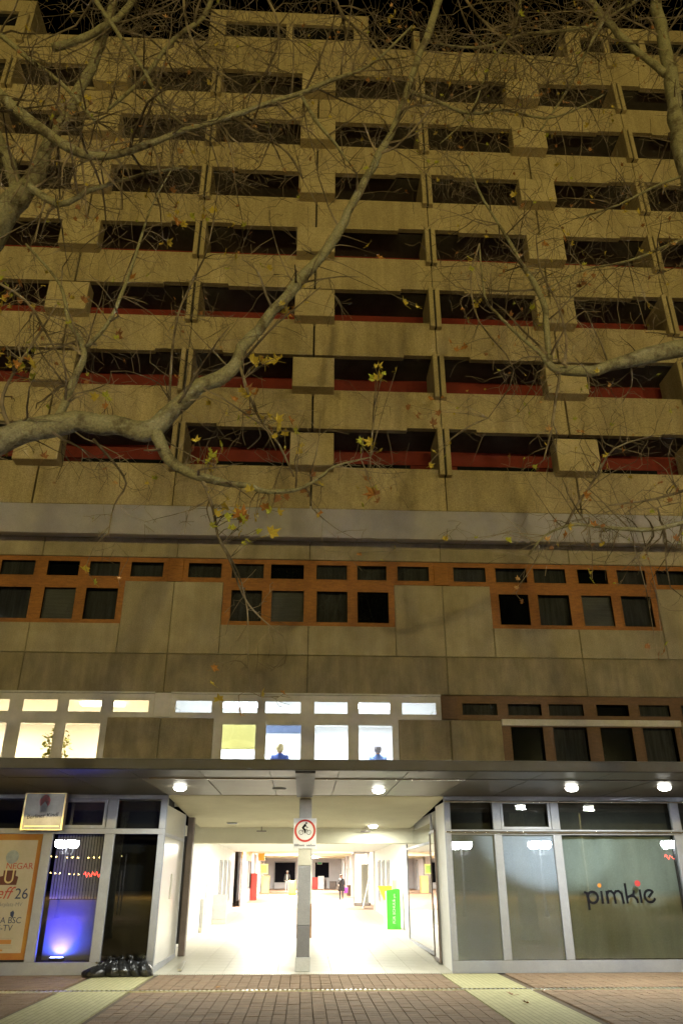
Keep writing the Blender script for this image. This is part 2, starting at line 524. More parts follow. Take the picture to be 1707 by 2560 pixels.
# lit underside of the balcony block and a painted beam below it
b = MB()
prof = [(YP + 0.02, BOT[0] - 0.004), (-0.62, 10.99), (-0.55, 10.99), (-0.55, 11.05), (0.36, 11.19), (0.36, BOT[0] + 0.3), (YP + 0.19, BOT[0] + 0.3), (YP + 0.19, BOT[0] - 0.004)]
n = len(prof)
b.add([(x, p[0], p[1]) for x in (BX0, BX1) for p in prof], [(i, (i + 1) % n, (i + 1) % n + n, i + n) for i in range(n)])
b.build('sloped_overhang', soffit_paint, bld)
# attic storey
zt = TOP[7]
MB().box(BX0, BX1, YP + 0.25, YP + 0.42, zt - 0.05, zt + 0.72).build('roof_upstand', concrete, bld)
for cx_ in (-14.6, -1.2, 13.3):
    w = 3.2
    b = MB()
    b.box(cx_ - w, cx_ + w, YP - 0.02, 0.4, zt + 1.62, zt + 2.35)
    for xx, ww in ((cx_ - w, 0.6), (cx_ - 0.12, 0.24), (cx_ + w - 0.6, 0.6)): b.box(xx, xx + ww, YP, 0.4, zt + 0.73, zt + 1.619)
    b.box(cx_ - w, cx_ + w, YP + 0.0, YP + 0.22, zt + 0.02, zt + 0.729)
    b.build('attic_box', concrete, bld)
    for xx in (cx_ - w + 0.601, cx_ + 0.121): MB().box(xx, xx + w - 0.722, YP + 0.10, YP + 0.16, zt + 0.73, zt + 1.619).build('attic_window', dark_glass, bld)
for k in range(-2, 2):
    MB().bbox(X0 + (k + .5) * P - 0.13, X0 + (k + .5) * P + 0.13, YP - 0.15, 0.2, zt - 0.3, zt + 1.35, 0.02).build('fin', concrete, bld)
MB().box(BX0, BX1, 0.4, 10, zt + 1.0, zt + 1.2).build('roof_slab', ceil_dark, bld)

# ---- the two window storeys (wall plane y = 0)
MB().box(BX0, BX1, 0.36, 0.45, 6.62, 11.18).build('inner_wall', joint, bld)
JG = 0.007
def panel(x0, x1, z0, z1, m, name='wall_panel', y0=0.0, y1=0.34):
    MB().bbox(x0 + JG, x1 - JG, y0, y1, z0 + JG, z1 - JG, 0.014).build(name, m, bld)
GE = 2.48                                            # half width of a window group
panes_u = [(-3.56, -2.53), (-2.30, -1.30), (-1.16, -0.13), (0.17, 1.14), (1.37, 2.30), (2.56, 3.56)]
panes_l = [(-2.27, -1.32), (-1.11, -0.11), (0.19, 1.15), (1.37, 2.34)]
def frame_mesh(x0, x1, z0, z1, panes, pz0, pz1, m, y0=0.05, y1=0.13):
    """wooden frame: solid sheet with openings, built from bars"""
    b = MB()
    b.box(x0, x1, y0, y1, z0, pz0).box(x0, x1, y0, y1, pz1, z1)
    xs = [x0] + [v for p in panes for v in p] + [x1]
    for i in range(0, len(xs), 2): b.box(xs[i], xs[i + 1], y0, y1, pz0, pz1)
    for a, c in panes:                                # casement beads
        t = 0.035
        b.box(a, c, y0 - 0.012, y0, pz0, pz0 + t).box(a, c, y0 - 0.012, y0, pz1 - t, pz1).box(a, a + t, y0 - 0.012, y0, pz0 + t, pz1 - t).box(c - t, c, y0 - 0.012, y0, pz0 + t, pz1 - t)
    return b.mesh('window', m)
def make_window(name, me, panes, pz0, pz1, cx_, back=None, backm=None):
    w_ = place(name, me, bld, (cx_, 0, 0))
    for i, (a, c) in enumerate(panes):
        MB().box(a, c, 0.085, 0.095, pz0, pz1).build('pane', pane_glass, w_)
        if backm: MB().box(a + 0.01, c - 0.01, 0.30 - 0.1 * ((i * 7 + int(cx_)) % 2), 0.31, pz0 - 0.02, pz1 + 0.02).build('room_backing', backm[(i * 5 + int(abs(cx_) * 3)) % len(backm)], w_)  # dark curtain sheets stand in for the unlit rooms; some are pale blinds
    return w_
LAY = {2: dict(band=(10.53, 11.17), up=(9.80, 10.53), pu=(9.90, 10.42), lo=(8.52, 9.80), pl=(8.60, 9.60), bot=7.66),
       1: dict(band=(6.59, 7.66), up=(5.93, 6.59), pu=(6.03, 6.41), lo=(4.40, 5.93), pl=(4.50, 5.79), bot=4.05)}
for row, d in LAY.items():
    for k in range(-2, 3):
        c = X0 + k * P
        lit = row == 1 and k in (-1, 0)
        fm = wood if row == 2 else (white_frame if k <= 0 else wood_dark)
        bm_ = concrete_low if row == 2 else concrete_band
        for s in (-1, 1):
            panel(c if s > 0 else c - H2, c + H2 if s > 0 else c, *d['band'], bm_, 'spandrel_panel')
        mu = frame_mesh(-H2 + 0.22, H2 - 0.22, *d['up'], panes_u, *d['pu'], fm)
        make_window('clerestory_window', mu, panes_u, *d['pu'], c, backm=None if lit else [curtain_m, curtain_m, dark_glass, curtain_m])
        ml = frame_mesh(-GE, GE, *d['lo'], panes_l, *d['pl'], fm)
        make_window('window', ml, panes_l, *d['pl'], c, backm=None if lit else ([curtain_m, curtain_l, curtain_m, dark_glass] if row == 2 else [curtain_m, dark_glass]))
        for s in (-1, 1):
            xa, xb = (c + GE, c + H2) if s > 0 else (c - H2, c - GE)
            panel(xa, xb, d['bot'], d['up'][0] - 0.01, concrete_low if row == 2 else concrete_band)
            if row == 2: panel(c if s > 0 else c - GE, c + GE if s > 0 else c, d['bot'], d['lo'][0], concrete_low)
        # solid wooden panel at the bay joint
        MB().bbox(c + H2 - 0.22, c + H2 + 0.22, 0.02, 0.13, d['up'][0] + 0.004, d['up'][1] - 0.004, 0.01).build('timber_panel', fm if row == 2 or k < 0 else wood_dark, bld)
        if row == 1 and k >= 1:
            MB().bbox(c - GE, c + GE, -0.03, 0.045, 5.78, 5.95, 0.01).build('shutter_box', grey_light, bld)
        if lit:
            MB().box(c - H2 + 0.22, c + H2 - 0.22, -0.02, 0.048, 6.555, 6.60).build('flashing', white_frame, bld)
# a lit room behind each of the two bright bays
for k, fm, colr, pw in ((-1, room_face_w, (1.0, 0.76, 0.42), 0.55), (0, room_face_c, (0.80, 0.90, 1.0), 0.55)):
    c = X0 + k * P
    rb = MB()
    x0, x1, y0, y1, z0, z1 = c - H2 + 0.05, c + H2 - 0.05, 0.36, 5.2, 4.10, 6.62
    rb.add([(x0, y0, z0), (x1, y0, z0), (x1, y1, z0), (x0, y1, z0), (x0, y0, z1), (x1, y0, z1), (x1, y1, z1), (x0, y1, z1)],
           [(0, 1, 2, 3), (7, 6, 5, 4), (2, 6, 7, 3), (1, 5, 6, 2), (0, 3, 7, 4)])
    room = rb.build('room_interior', room_wall, bld)
    for lx in (-1.9, 1.9):
        for ly in (1.6, 3.6):
            MB().box(c + lx - 0.6, c + lx + 0.6, ly - 0.15, ly + 0.15, 6.54, 6.60).build('ceiling_luminaire', fm, room)
            light('AREA', room, (c + lx, ly, 6.52), ROOM_W * pw, colr, 1.2, sy=0.3)
# the small bare bulb glowing at the clerestory of the left room
bp = at(262, 1738, 0.22)
bulb = empty('bare_bulb', (bp.x, 0.30, bp.z), label='small glaring bulb behind the clerestory pane of the warm lit room', cat='lamp')
MB().ball((0, 0, -0.06), 0.08).build('bulb', emit('bulb_face', (1.0, 0.85, 0.55), 120), bulb)
MB().tube([(0, 0, 0.05), (0, 0, 0.28)], 0.015).build('socket', black_paint, bulb)

# ---- canopy
CZ, CF = 3.97, -5.2
can = MB().box(BX0, BX1, CF + 0.05, 0.34, CZ + 0.03, CZ + 0.14).build('canopy', canopy_dark, bld)
MB().bbox(BX0, BX1, CF, CF + 0.12, CZ - 0.02, CZ + 0.185, 0.015).build('fascia', canopy_dark, can)
MB().box(BX0, BX1, CF + 0.10, CF + 0.14, CZ + 0.186, CZ + 0.20).build('drip_edge', alu, can)
x = -18.9
i = 0
while x < 19:
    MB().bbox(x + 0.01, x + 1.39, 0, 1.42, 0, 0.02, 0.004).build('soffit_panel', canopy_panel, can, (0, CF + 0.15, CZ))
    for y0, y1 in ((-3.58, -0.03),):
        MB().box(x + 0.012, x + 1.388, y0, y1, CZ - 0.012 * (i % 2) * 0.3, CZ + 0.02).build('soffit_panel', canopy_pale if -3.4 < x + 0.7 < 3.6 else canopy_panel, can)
    x += 1.4
    i += 1
MB().box(-3.3, 3.5, CF + 1.50, CF + 1.53, CZ - 0.03, CZ).build('trim_strip', alu_bright, can)
MB().box(3.5, 12, CF + 1.50, CF + 1.54, CZ - 0.02, CZ).build('trim_strip', alu, can)
MB().box(-0.18, 0.22, CF + 0.2, -0.05, CZ - 0.05, CZ - 0.002).build('soffit_beam', canopy_dark, can)
dl_ring = MB().lathe([(0.10, 0.0), (0.17, 0.0), (0.165, -0.02), (0.15, -0.022), (0.15, -0.01), (0.10, -0.01)], 24).mesh('downlight', alu)
dl_face = MB().lathe([(0.149, -0.012), (0.149, -0.03), (0.14, -0.06), (0.11, -0.09), (0.06, -0.105), (0.005, -0.11)], 24).mesh('lamp_face', lamp_face)  # bulging dome gives the flush lamp the round shape of its glow
def downlight(x, y, z, where, lit=True, power=DOWN_W):
    o = place('downlight', dl_ring, None, (x, y, z))
    tag(o, where, 'light', 'round ceiling downlights')
    if lit:
        place('lamp_face', dl_face, o)
        light('AREA', o, (0, 0, -0.125), power, (0.96, 1.0, 0.90), 0.26)
    else:
        MB().lathe([(0.149, -0.012), (0.149, -0.034), (0.02, -0.04)], 20).build('lamp_face', grey_light, o)
    return o
downlight(-2.88, -2.05, CZ - 0.001, 'lit canopy downlight left of the passage, beside the dark violet soffit')
downlight(1.78, -1.68, CZ - 0.001, 'lit canopy downlight above the right half of the passage')
downlight(6.25, -2.35, CZ - 0.001, 'lit canopy downlight over the second shop window from the passage')
downlight(8.34, -2.63, CZ - 0.001, 'rightmost lit canopy downlight, above the lettered shop window')
downlight(-0.59, -1.73, CZ - 0.001, 'unlit grey fitting in the canopy left of the central pillar', False)

# ---- shopfronts
def shop(xs, x_end, name, film, mains):
    """posts at xs; upper lights, transom, lower panes, plinth"""
    fr = MB()
    fr.box(xs[0][0], x_end, -0.06, 0.06, 3.86, 3.955).box(xs[0][0], x_end, -0.065, 0.06, 3.04, 3.16).box(xs[0][0], x_end, -0.05, 0.06, 0.0, 0.26)
    for a, b_ in xs: fr.bbox(a, b_, -0.055, 0.06, 0.261, 3.039, 0.01).bbox(a, b_, -0.055, 0.06, 3.161, 3.859, 0.01)
    return fr.build(name, alu, bld)
RS = [(3.62, 3.77), (4.86, 5.07), (6.38, 6.60), (9.55, 9.78), (11.0, 11.2), (13.6, 13.8), (16.4, 16.6), (19.2, 19.4)]
shr = shop(RS, 19.45, 'shopfront', None, None)
MB().box(3.60, 19.4, -0.02, 0.06, 3.957, 3.968).build('header_strip', alu, shr)
film_grey = mat('grey_window_film', (0.50, 0.58, 0.84), (0.56, 0.64, 0.90), 0.7, 1.2, 0.14)
curtain_green = mat('green_shop_curtain', (0.26, 0.31, 0.33), (0.35, 0.41, 0.41), 0.85, 0.9, 0.12, stretch=(1.2, 1, 0.2))
for i in range(len(RS) - 1):
    a, b_ = RS[i][1], RS[i + 1][0]
    vis = i == 1
    if vis:
        MB().box(a + 0.01, a + 0.07, -0.04, 0.03, 3.17, 3.85).box(b_ - 0.07, b_ - 0.01, -0.04, 0.03, 3.17, 3.85).box(a + 0.07, b_ - 0.07, -0.04, 0.03, 3.17, 3.23).box(a + 0.07, b_ - 0.07, -0.04, 0.03, 3.79, 3.85).build('vent_frame', alu, shr)
    MB().box(a, b_, -0.005, 0.003, 0.27, 3.03).build('pane', shop_glass, shr)
    MB().box(a, b_, -0.005, 0.003, 3.17, 3.85).build('pane', shop_glass, shr)
    MB().box(a, b_, 0.3, 0.33, 3.165, 3.855).build('backing_board', mat('upper_film', (0.055, 0.055, 0.05), (0.075, 0.075, 0.068), 0.9, 2, 0.1) if i == 0 else MATS['upper_film'], shr)
    if i < 2:
        MB().box(a, b_, 0.02, 0.03, 0.27, 3.03).build('film_panel', film_grey, shr)
    else:
        cb = MB()
        n = int((b_ - a) / 0.06)
        pts = [(a + (b_ - a) * q / n, 0.20 + 0.022 * math.sin(q * 0.55) + 0.008 * math.sin(q * 1.3)) for q in range(n + 1)]
        cb.add([(p[0], p[1], 0.27) for p in pts] + [(p[0], p[1], 3.03) for p in pts], [(q, q + 1, q + n + 2, q + n + 1) for q in range(n)])
        cb.build('shop_curtain', curtain_green, shr, smooth=True)
MB().box(3.9, 19.4, 0.6, 0.7, 0, 3.96).build('shop_back_wall', joint, shr)
for z, r_ in ((3.82, 0.018), (3.10, 0.022)):
    MB().tube([(3.62, -0.14, z), (12, -0.14, z)], r_, 8).build('rail', alu_bright, shr)
    for xx in (3.7, 4.97, 6.5, 8.1, 9.7): MB().box(xx - 0.02, xx + 0.02, -0.14, -0.06, z - 0.015, z + 0.015).build('rail_bracket', alu_bright, shr)
LSX = [(-13.2, -13.0), (-9.4, -9.2), (-6.46, -6.22), (-4.95, -4.70), (-3.63, -3.46)]
shl = shop(LSX, -3.46, 'shopfront', None, None)
black_board = mat('dark_interior', (0.012, 0.012, 0.014), rough=0.9)
for i in range(len(LSX) - 1):
    a, b_ = LSX[i][1], LSX[i + 1][0]
    MB().box(a, b_, -0.005, 0.003, 0.27, 3.03).build('pane', shop_glass, shl)
    MB().box(a, b_, -0.005, 0.003, 3.17, 3.85).build('pane', shop_glass, shl)
    MB().box(a, b_, 0.5, 0.53, 3.165, 3.855).build('backing_board', black_board if i != 2 else canopy_dark, shl)
MB().box(-6.2, -4.97, -0.04, 0.03, 3.17, 3.24).box(-6.2, -4.97, -0.04, 0.03, 3.78, 3.85).box(-5.04, -4.97, -0.04, 0.03, 3.24, 3.78).build('vent_frame', alu, shl)
MB().box(-13.2, -3.62, 1.6, 1.7, 0, 3.96).build('shop_back_wall', black_board, shl)
MB().box(-13.2, -3.62, 0.07, 1.6, 0.2, 0.26).box(-3.62, -3.56, 0.07, 1.7, 0, 3.96).build('shop_floor', black_board, shl)
MB().box(-13.2, -3.4, -0.02, 0.06, 3.957, 3.968).build('header_strip', alu, shl)
# frosted board and slat blind in the violet lit pane
frost = mat('frosted_board', (0.16, 0.16, 0.20), (0.19, 0.19, 0.23), 0.6, 2, 0.05)
MB().box(-6.20, -4.97, 0.42, 0.44, 0.27, 1.56).build('frosted_board', frost, shl)
slat_me = MB().box(0, 0.055, 0, 0.012, 1.58, 3.03).mesh('blind_slat', mat('blind_slat_m', (0.30, 0.29, 0.33), (0.36, 0.35, 0.39), 0.5, 5, 0.05))
x = -6.20
while x < -5.0:
    place('blind_slat', slat_me, shl, (x, 0.36, 0), (0, 0, R(20)))
    x += 0.072
# walls above the shops inside the canopy zone
MB().box(BX0, -3.4, 0.0, 0.3, 3.975, 4.04).box(3.6, BX1, 0.0, 0.3, 3.975, 4.04).build('lintel', concrete_band, bld)

# ---- passage
PXL, PXR, PY = -3.5, 3.66, 66.0
pf = MB().add([(PXL - 0.6, -0.01, -0.035), (PXR + 6, -0.01, -0.035), (PXR + 6, 26.6, floor_z(26.6) - 0.035), (PXL - 0.6, 26.6, floor_z(26.6) - 0.035)], [(0, 1, 2, 3)]).build('passage_floor', mat('tile_grout', (0.30, 0.27, 0.21), rough=0.9))
tag(pf, kind='structure')
TL = 0.65
tme = MB().box(-TL / 2 + .003, TL / 2 - .003, -TL / 2 + .003, TL / 2 - .003, -0.03, 0).mesh('floor_tile', tile_m)
trest = MB()
y = TL / 2 + 0.01
while y < 26.4:
    for q in range(12):
        x = PXL - 0.3 + TL / 2 + q * TL
        if y < 9:
            place('floor_tile', tme, pf, (x, y, floor_z(y)), (math.atan(0.019), 0, 0))
        else:
            h = TL / 2 - 0.003
            trest.add([(x - h, y - h, floor_z(y - h)), (x + h, y - h, floor_z(y - h)), (x + h, y + h, floor_z(y + h)), (x - h, y + h, floor_z(y + h))], [(0, 1, 2, 3)])
    y += TL
trest.build('far_tiles', tile_m, pf, kind='stuff')
bf = MB().add([(-8, 26.6, floor_z(26.6)), (8, 26.6, floor_z(26.6)), (8, PY, floor_z(PY)), (-8, PY, floor_z(PY))], [(0, 1, 2, 3)]).build('brick_floor', brickfloor)
tag(bf, kind='structure')
nt = brickfloor.node_tree
# ceiling of the entrance bay (falls slightly inward), cross beam, hall ceiling
MB().add([(PXL, 0.0, 3.955), (PXR, 0.0, 3.955), (PXR, 7.2, 3.60), (PXL, 7.2, 3.60), (PXL, 0.0, 4.05), (PXR, 0.0, 4.05), (PXR, 7.2, 4.05), (PXL, 7.2, 4.05)],
         [(3, 2, 1, 0), (4, 5, 6, 7), (0, 1, 5, 4), (2, 3, 7, 6)]).build('passage_ceiling', plaster, bld)
MB().bbox(PXL - 0.33, PXR + 0.4, 7.2, 7.6, 3.11, 4.04, 0.02).build('cross_beam', beam_brightened, bld)
MB().box(PXL - 0.33, PXR + 0.4, 7.61, 26.6, 3.46, 3.6).build('hall_ceiling', white_wall, bld)
MB().box(-8, 8, 26.61, PY, 4.1, 4.2).build('far_ceiling', plaster, bld)
MB().box(-8, 8, 26.45, 26.6, 3.44, 4.3).build('portal_header', white_wall, bld)
MB().box(PXL - 0.6, PXL - 0.33, 4.1, 26.44, -0.05, 3.61).build('passage_wall', white_wall, bld)
MB().box(PXR + 0.4, PXR + 0.7, 8.8, 26.44, -0.05, 3.61).build('passage_wall', white_wall, bld)
MB().box(-8.2, PXL - 0.301, 26.3, 26.44, 0, 4.3).box(PXR + 0.301, 8.2, 26.3, 26.44, 0, 4.3).build('portal_wall', white_wall, bld)
def fixture(x, y, z, ln=1.4, power=HALL_W, c=(1.0, 0.97, 0.86)):
    o = MB().box(-0.12, 0.12, -ln / 2, ln / 2, 0.01, 0.07).build('ceiling_luminaire', white_paint, bld, (x, y, z - 0.07))
    MB().box(-0.10, 0.10, -ln / 2 + 0.02, ln / 2 - 0.02, -0.005, 0.009).build('lamp_face', tube_face, o)
    light('AREA', o, (0, 0, -0.03), power, c, 0.2, sy=ln - 0.1)
for x, y in ((-1.7, 9.2), (1.9, 9.2), (-1.7, 13), (1.9, 13), (0.1, 17), (0.1, 22)):
    fixture(x, y, 3.45, power=HALL_W * (0.27 if y < 12 else 0.66))
for x, y in ((-1.5, 31), (2, 38), (-1, 46), (1, 56)):
    fixture(x, y, 4.09, power=HALL_W * 5.0)
downlight(2.30, 6.2, 3.643, 'lit downlight in the passage ceiling right of the pillar', power=120)
downlight(-2.30, 5.8, 3.663, 'unlit ceiling fitting inside the passage at the left', False)
for x in (-1.7, 1.8):
    o = MB().tube([(0, 0, 0), (0, 0, -0.12)], 0.015, 8).build('sprinkler', brown_post, None, (x + 0.3, 6.9, 3.615))
    MB().box(-0.16, 0.16, -0.03, 0.03, -0.15, -0.121).build('deflector', brown_post, o)
    tag(o, 'ceiling sprinkler hanging before the beam, %s of the pillar' % ('left' if x < 0 else 'right'), 'sprinkler')
# central pillar
pil = empty('passage_pillar', (0.05, 0.52, floor_z(0.5)), label='square painted pillar standing in the middle of the passage mouth', cat='pillar')
for nm, z0, z1, m, e in (('plinth', 0, 0.30, grey_light, 0.02), ('lower_band', 0.30, 0.98, grey_dark, 0), ('middle_band', 0.98, 2.32, grey_paint, 0), ('upper_band', 2.32, 2.88, beige_paint, 0), ('shaft', 2.88, 3.90, grey_light, 0)):
    MB().bbox(-0.16 - e, 0.16 + e, -0.16 - e, 0.16 + e, z0 + 0.001, z1 - 0.001, 0.012).build(nm, m, pil)
pil2 = empty('passage_pillar', (0.09, 9.6, floor_z(9.6)), label='brown boarded pillar behind the painted pillar inside the hall', cat='pillar')
MB().bbox(-0.27, 0.27, -0.27, 0.27, 0, 1.05, 0.01).build('board_cladding', mat('board_brown', (0.30, 0.17, 0.09), (0.38, 0.22, 0.12), 0.6, 5, 0.1), pil2)
MB().bbox(-0.255, 0.255, -0.255, 0.255, 1.051, 3.25, 0.01).build('shaft', white_wall, pil2)
gloss_white = mat('bright_glazing_white', (0.78, 0.77, 0.74), rough=0.18)
# left jamb: white panels standing in for bright side glazing, brown post
o = empty('side_panelling', (PXL, 0.1, 0), label='glossy white panels standing in for bright glazing left of the passage mouth', cat='panel wall')
MB().box(-0.03, 0.03, -0.04, 0.06, 0, 3.86).box(-0.03, 0.03, 3.4, 3.46, 0.05, 3.75).box(-0.03, 0.03, 0.061, 3.399, 0.0, 0.16).box(-0.03, 0.03, 0.061, 3.399, 3.0, 3.08).build('frame', white_frame, o)
MB().box(-0.03, 0.012, 0.061, 3.399, 0.161, 2.999).build('bright_glazing_panel', gloss_white, o)
MB().box(-0.03, 0.012, 0.061, 3.399, 3.081, 3.74).build('bright_glazing_panel', gloss_white, o)
MB().box(0.007, 0.03, 1.6, 1.78, 1.55, 2.15).build('notice', beige_paint, o)
po = empty('door_post', (-3.44, 3.95, floor_z(3.9)), label='dark brown post with black panel at the left passage wall', cat='post')
MB().bbox(0.0, 0.18, -0.15, 0.15, 0, 3.62, 0.01).build('post', brown_post, po)
MB().bbox(-0.16, -0.002, -0.13, 0.13, 0.3, 3.1, 0.01).build('panel', mat('post_panel', (0.03, 0.03, 0.032), rough=0.3), po)
MB().box(-2.9, -2.82, 0.6, 2.4, floor_z(1.5) + 0.002, floor_z(1.5) + 0.03).build('door_track', steel, bld, rot=(math.atan(0.019), 0, R(4)))
# right jamb: white panel, glass door ajar, glazing
o = empty('side_glazing', (PXR, 0.1, 0), label='tall white panel and glazing forming the right passage wall', cat='glazing')
MB().box(0.0, 0.12, -0.04, 1.55, 0, 3.84).build('side_panel', white_wall, o)
MB().box(0.02, 0.08, 2.75, 2.83, 0.05, 3.75).box(0.02, 0.08, 8.55, 8.63, 0.16, 3.5).box(0.02, 0.08, 2.831, 8.549, 0.12, 0.20).box(0.02, 0.08, 2.831, 8.549, 2.95, 3.02).build('frame', white_frame, o)
MB().box(0.045, 0.055, 2.831, 8.549, 0.21, 2.949).build('pane', shop_glass, o)
MB().box(0.045, 0.055, 2.831, 8.549, 3.021, 3.5).build('pane', shop_glass, o)
MB().box(0.13, 0.2, 1.5, 8.8, 0.0, 3.8).build('backing_board', gloss_white, o)  # white board stands in for the bright hall seen in the glass
gd = empty('glass_door', (PXR - 0.02, 2.75, floor_z(2.7)), R(-2), label='narrow framed glass door with bar handle at the right passage wall', cat='door')
t = 0.05
MB().box(-0.025, 0.025, -1.15, -1.15 + t, 0.02, 3.2).box(-0.025, 0.025, -t, 0, 0.02, 3.2).box(-0.025, 0.025, -1.10, -t, 0.02, 0.09).box(-0.025, 0.025, -1.10, -t, 3.13, 3.2).build('frame', brown_post, gd)
MB().box(-0.006, 0.006, -1.10, -t, 0.09, 3.13).build('pane', shop_glass, gd)
MB().tube([(-0.03, -1.02, 0.9), (-0.10, -1.02, 0.9), (-0.10, -1.02, 1.35), (-0.03, -1.02, 1.35)], 0.014, 8).build('handle', steel, gd)
# left wall furnishings
for x0, x1, y0, h in ((PXL - 0.33, PXL - 0.2, 11.7, 1.13), (PXL - 0.33, PXL + 0.26, 16.3, 1.11)):
    o = empty('wall_pilaster', (x0, y0, floor_z(y0)), label='pale grey boxed pilaster on the left hall wall, %s' % ('slim and near' if h > 1.12 else 'wide, further in'), cat='pilaster')
    MB().bbox(0, x1 - x0, 0, 0.4, 0.16, h, 0.01).build('box', grey_light, o)
    MB().bbox(0, x1 - x0 - 0.01, 0.01, 0.41, 0, 0.159, 0.01).build('foot', beige_paint, o)
for y0, ln in ((18.3, 1.0), (20.6, 1.0), (22.9, 1.0)):
    for sx, wx in ((1, PXL - 0.33), (-1, PXR + 0.4)):
        o = empty('wall_window', (wx, y0, floor_z(y0)), label='tall grey glazed opening in the %s hall wall, %s' % ('left' if sx > 0 else 'right', {18.3: 'nearest', 20.6: 'middle', 22.9: 'farthest'}[y0]), cat='window')
        MB().box(0.0, 0.05 * sx, 0, 0.06, 0.55, 2.5).box(0, 0.05 * sx, ln - 0.06, ln, 0.55, 2.5).box(0, 0.05 * sx, 0.061, ln - 0.061, 0.55, 0.62).box(0, 0.05 * sx, 0.061, ln - 0.061, 2.43, 2.5).build('frame', grey_light, o)
        MB().box(0.002 * sx, 0.02 * sx, 0.061, ln - 0.061, 0.62, 2.43).build('pane', grey_paint, o)
o = empty('notice_board', (PXL - 0.32, 13.2, floor_z(13.2)), label='framed pale poster on the left hall wall between pilasters', cat='poster')
MB().box(0, 0.03, 0, 1.0, 0.5, 1.7).build('frame', beige_paint, o)
MB().box(0.031, 0.036, 0.05, 0.95, 0.55, 1.65).build('sheet', white_paint, o)
o = empty('green_poster', (PXR + 0.39, 15.4, floor_z(14.4)), label='light green poster on the right hall wall behind the green stand', cat='poster')
MB().box(-0.03, 0, 0, 1.5, 0.35, 1.75).build('frame', white_frame, o)
MB().box(-0.036, -0.031, 0.05, 1.45, 0.4, 1.7).build('sheet', mat('poster_green', (0.45, 0.75, 0.30), rough=0.6), o)
# green advertising stand
green_m = mat('stand_green', (0.05, 0.42, 0.03), (0.06, 0.46, 0.04), 0.4, 3, 0.04)
o = empty('advertising_stand', (3.64, 13.0, floor_z(13)), R(0), label='bright green upright advertising stand with white vertical lettering', cat='stand')
b = MB()
pts = [(-0.27, 0), (0.27, 0), (0.27, 1.39), (0.22, 1.44), (-0.27, 1.37)]
b.poly(pts, 0, 0.22)
b.build('cabinet', green_m, o)
MB().poly([(a + 0.012 if a > 0 else a, c) for a, c in pts], 0.221, 0.40).build('rear_panel', black_paint, o)
MB().box(-0.30, -0.271, 0.01, 0.21, 0.01, 1.34).build('side_strip', white_paint, o)

def text_mesh(body, size, m, extrude=0.003, shear=0.0, align='CENTER'):
    cu = bpy.data.curves.new('lettering', 'FONT')
    cu.body, cu.size, cu.extrude, cu.shear = body, size, extrude, shear
    cu.align_x = align
    cu.resolution_u = 3
    ob = bpy.data.objects.new('lettering', cu)
    col.objects.link(ob)
    bpy.context.view_layer.update()
    me = bpy.data.meshes.new_from_object(ob.evaluated_get(bpy.context.evaluated_depsgraph_get()))
    bpy.data.objects.remove(ob)
    bpy.data.curves.remove(cu)
    me.materials.clear()
    me.materials.append(m)
    return me
def lettering(body, size, m, parent, loc, rot=(R(90), 0, 0), **kw):
    return place('lettering', text_mesh(body, size, m, **kw), parent, loc, rot)
lettering('FÜR SCHULE', 0.15, white_paint, o, (0.06, -0.004, 0.20), (R(90), R(-90), 0), align='LEFT')
lettering('en gala', 0.10, white_paint, o, (0.06, -0.004, 0.98), (R(90), R(-90), 0), align='LEFT')
yel = mat('yellow_plastic', (0.80, 0.58, 0.05), rough=0.45)
o = empty('yellow_dispenser', (3.66, 16.0, floor_z(16)), label='yellow tapering box on a white post behind the green stand', cat='dispenser')
MB().bbox(-0.12, 0.20, 0, 0.3, 0, 0.9, 0.01).build('post', white_frame, o)
MB().add([(-0.10, 0.0, 0.91), (0.22, 0, 0.91), (0.22, 0.35, 0.91), (-0.10, 0.35, 0.91), (-0.36, -0.08, 1.46), (0.24, -0.08, 1.46), (0.24, 0.38, 1.46), (-0.36, 0.38, 1.46)],
         [(0, 3, 2, 1), (4, 5, 6, 7), (0, 1, 5, 4), (1, 2, 6, 5), (2, 3, 7, 6), (3, 0, 4, 7)]).build('bin', yel, o)

# ---- beyond the portal
far_wall = mat('far_wall_paint', (0.74, 0.72, 0.74), (0.80, 0.78, 0.80), 0.7, 2, 0.04)
fw_z = floor_z(64)
fwp = at(788, 2156, 64.0), at(822, 2194, 64.0)
b = MB()
b.box(-8, fwp[0].x, 64.0, 64.2, fw_z, 4.1).box(fwp[1].x, 8, 64.0, 64.2, fw_z, 4.1).box(fwp[0].x, fwp[1].x, 64.0, 64.2, fw_z, fwp[1].z).box(fwp[0].x, fwp[1].x, 64.0, 64.2, fwp[0].z, 4.1)
b.build('end_wall', far_wall, bld)
MB().box(fwp[0].x - 0.05, fwp[1].x + 0.05, 64.21, 64.3, fwp[1].z - .05, fwp[0].z + .05).build('dark_window', black_paint, bld)
for x0, x1, y0 in ((-4.6, -4.4, 26.6), (4.5, 4.7, 26.6), (-4.39, -3.7, 39.6), (3.9, 4.49, 40.0)):
    MB().box(x0, x1, y0, 63.99, 0.4, 4.09).build('side_wall', far_wall, bld)
for y in (33.0, 40.5, 48.0, 55.5):
    MB().box(-4.3, 4.4, y, y + 0.4, 3.78, 4.095).build('ceiling_beam', beam_brightened, bld)
for y in (44.0, 49.5, 55.0, 60.0):
    MB().box(-3.699, -3.55, y, y + 0.5, floor_z(y), 3.77).build('wall_pier', grey_light, bld)
    MB().box(3.75, 3.899, y, y + 0.5, floor_z(y), 3.77).build('wall_pier', grey_light, bld)
    MB().box(3.86, 3.899, y + 1.2, y + 4.0, floor_z(y) + 0.5, 2.9).build('wall_glazing', grey_paint, bld)
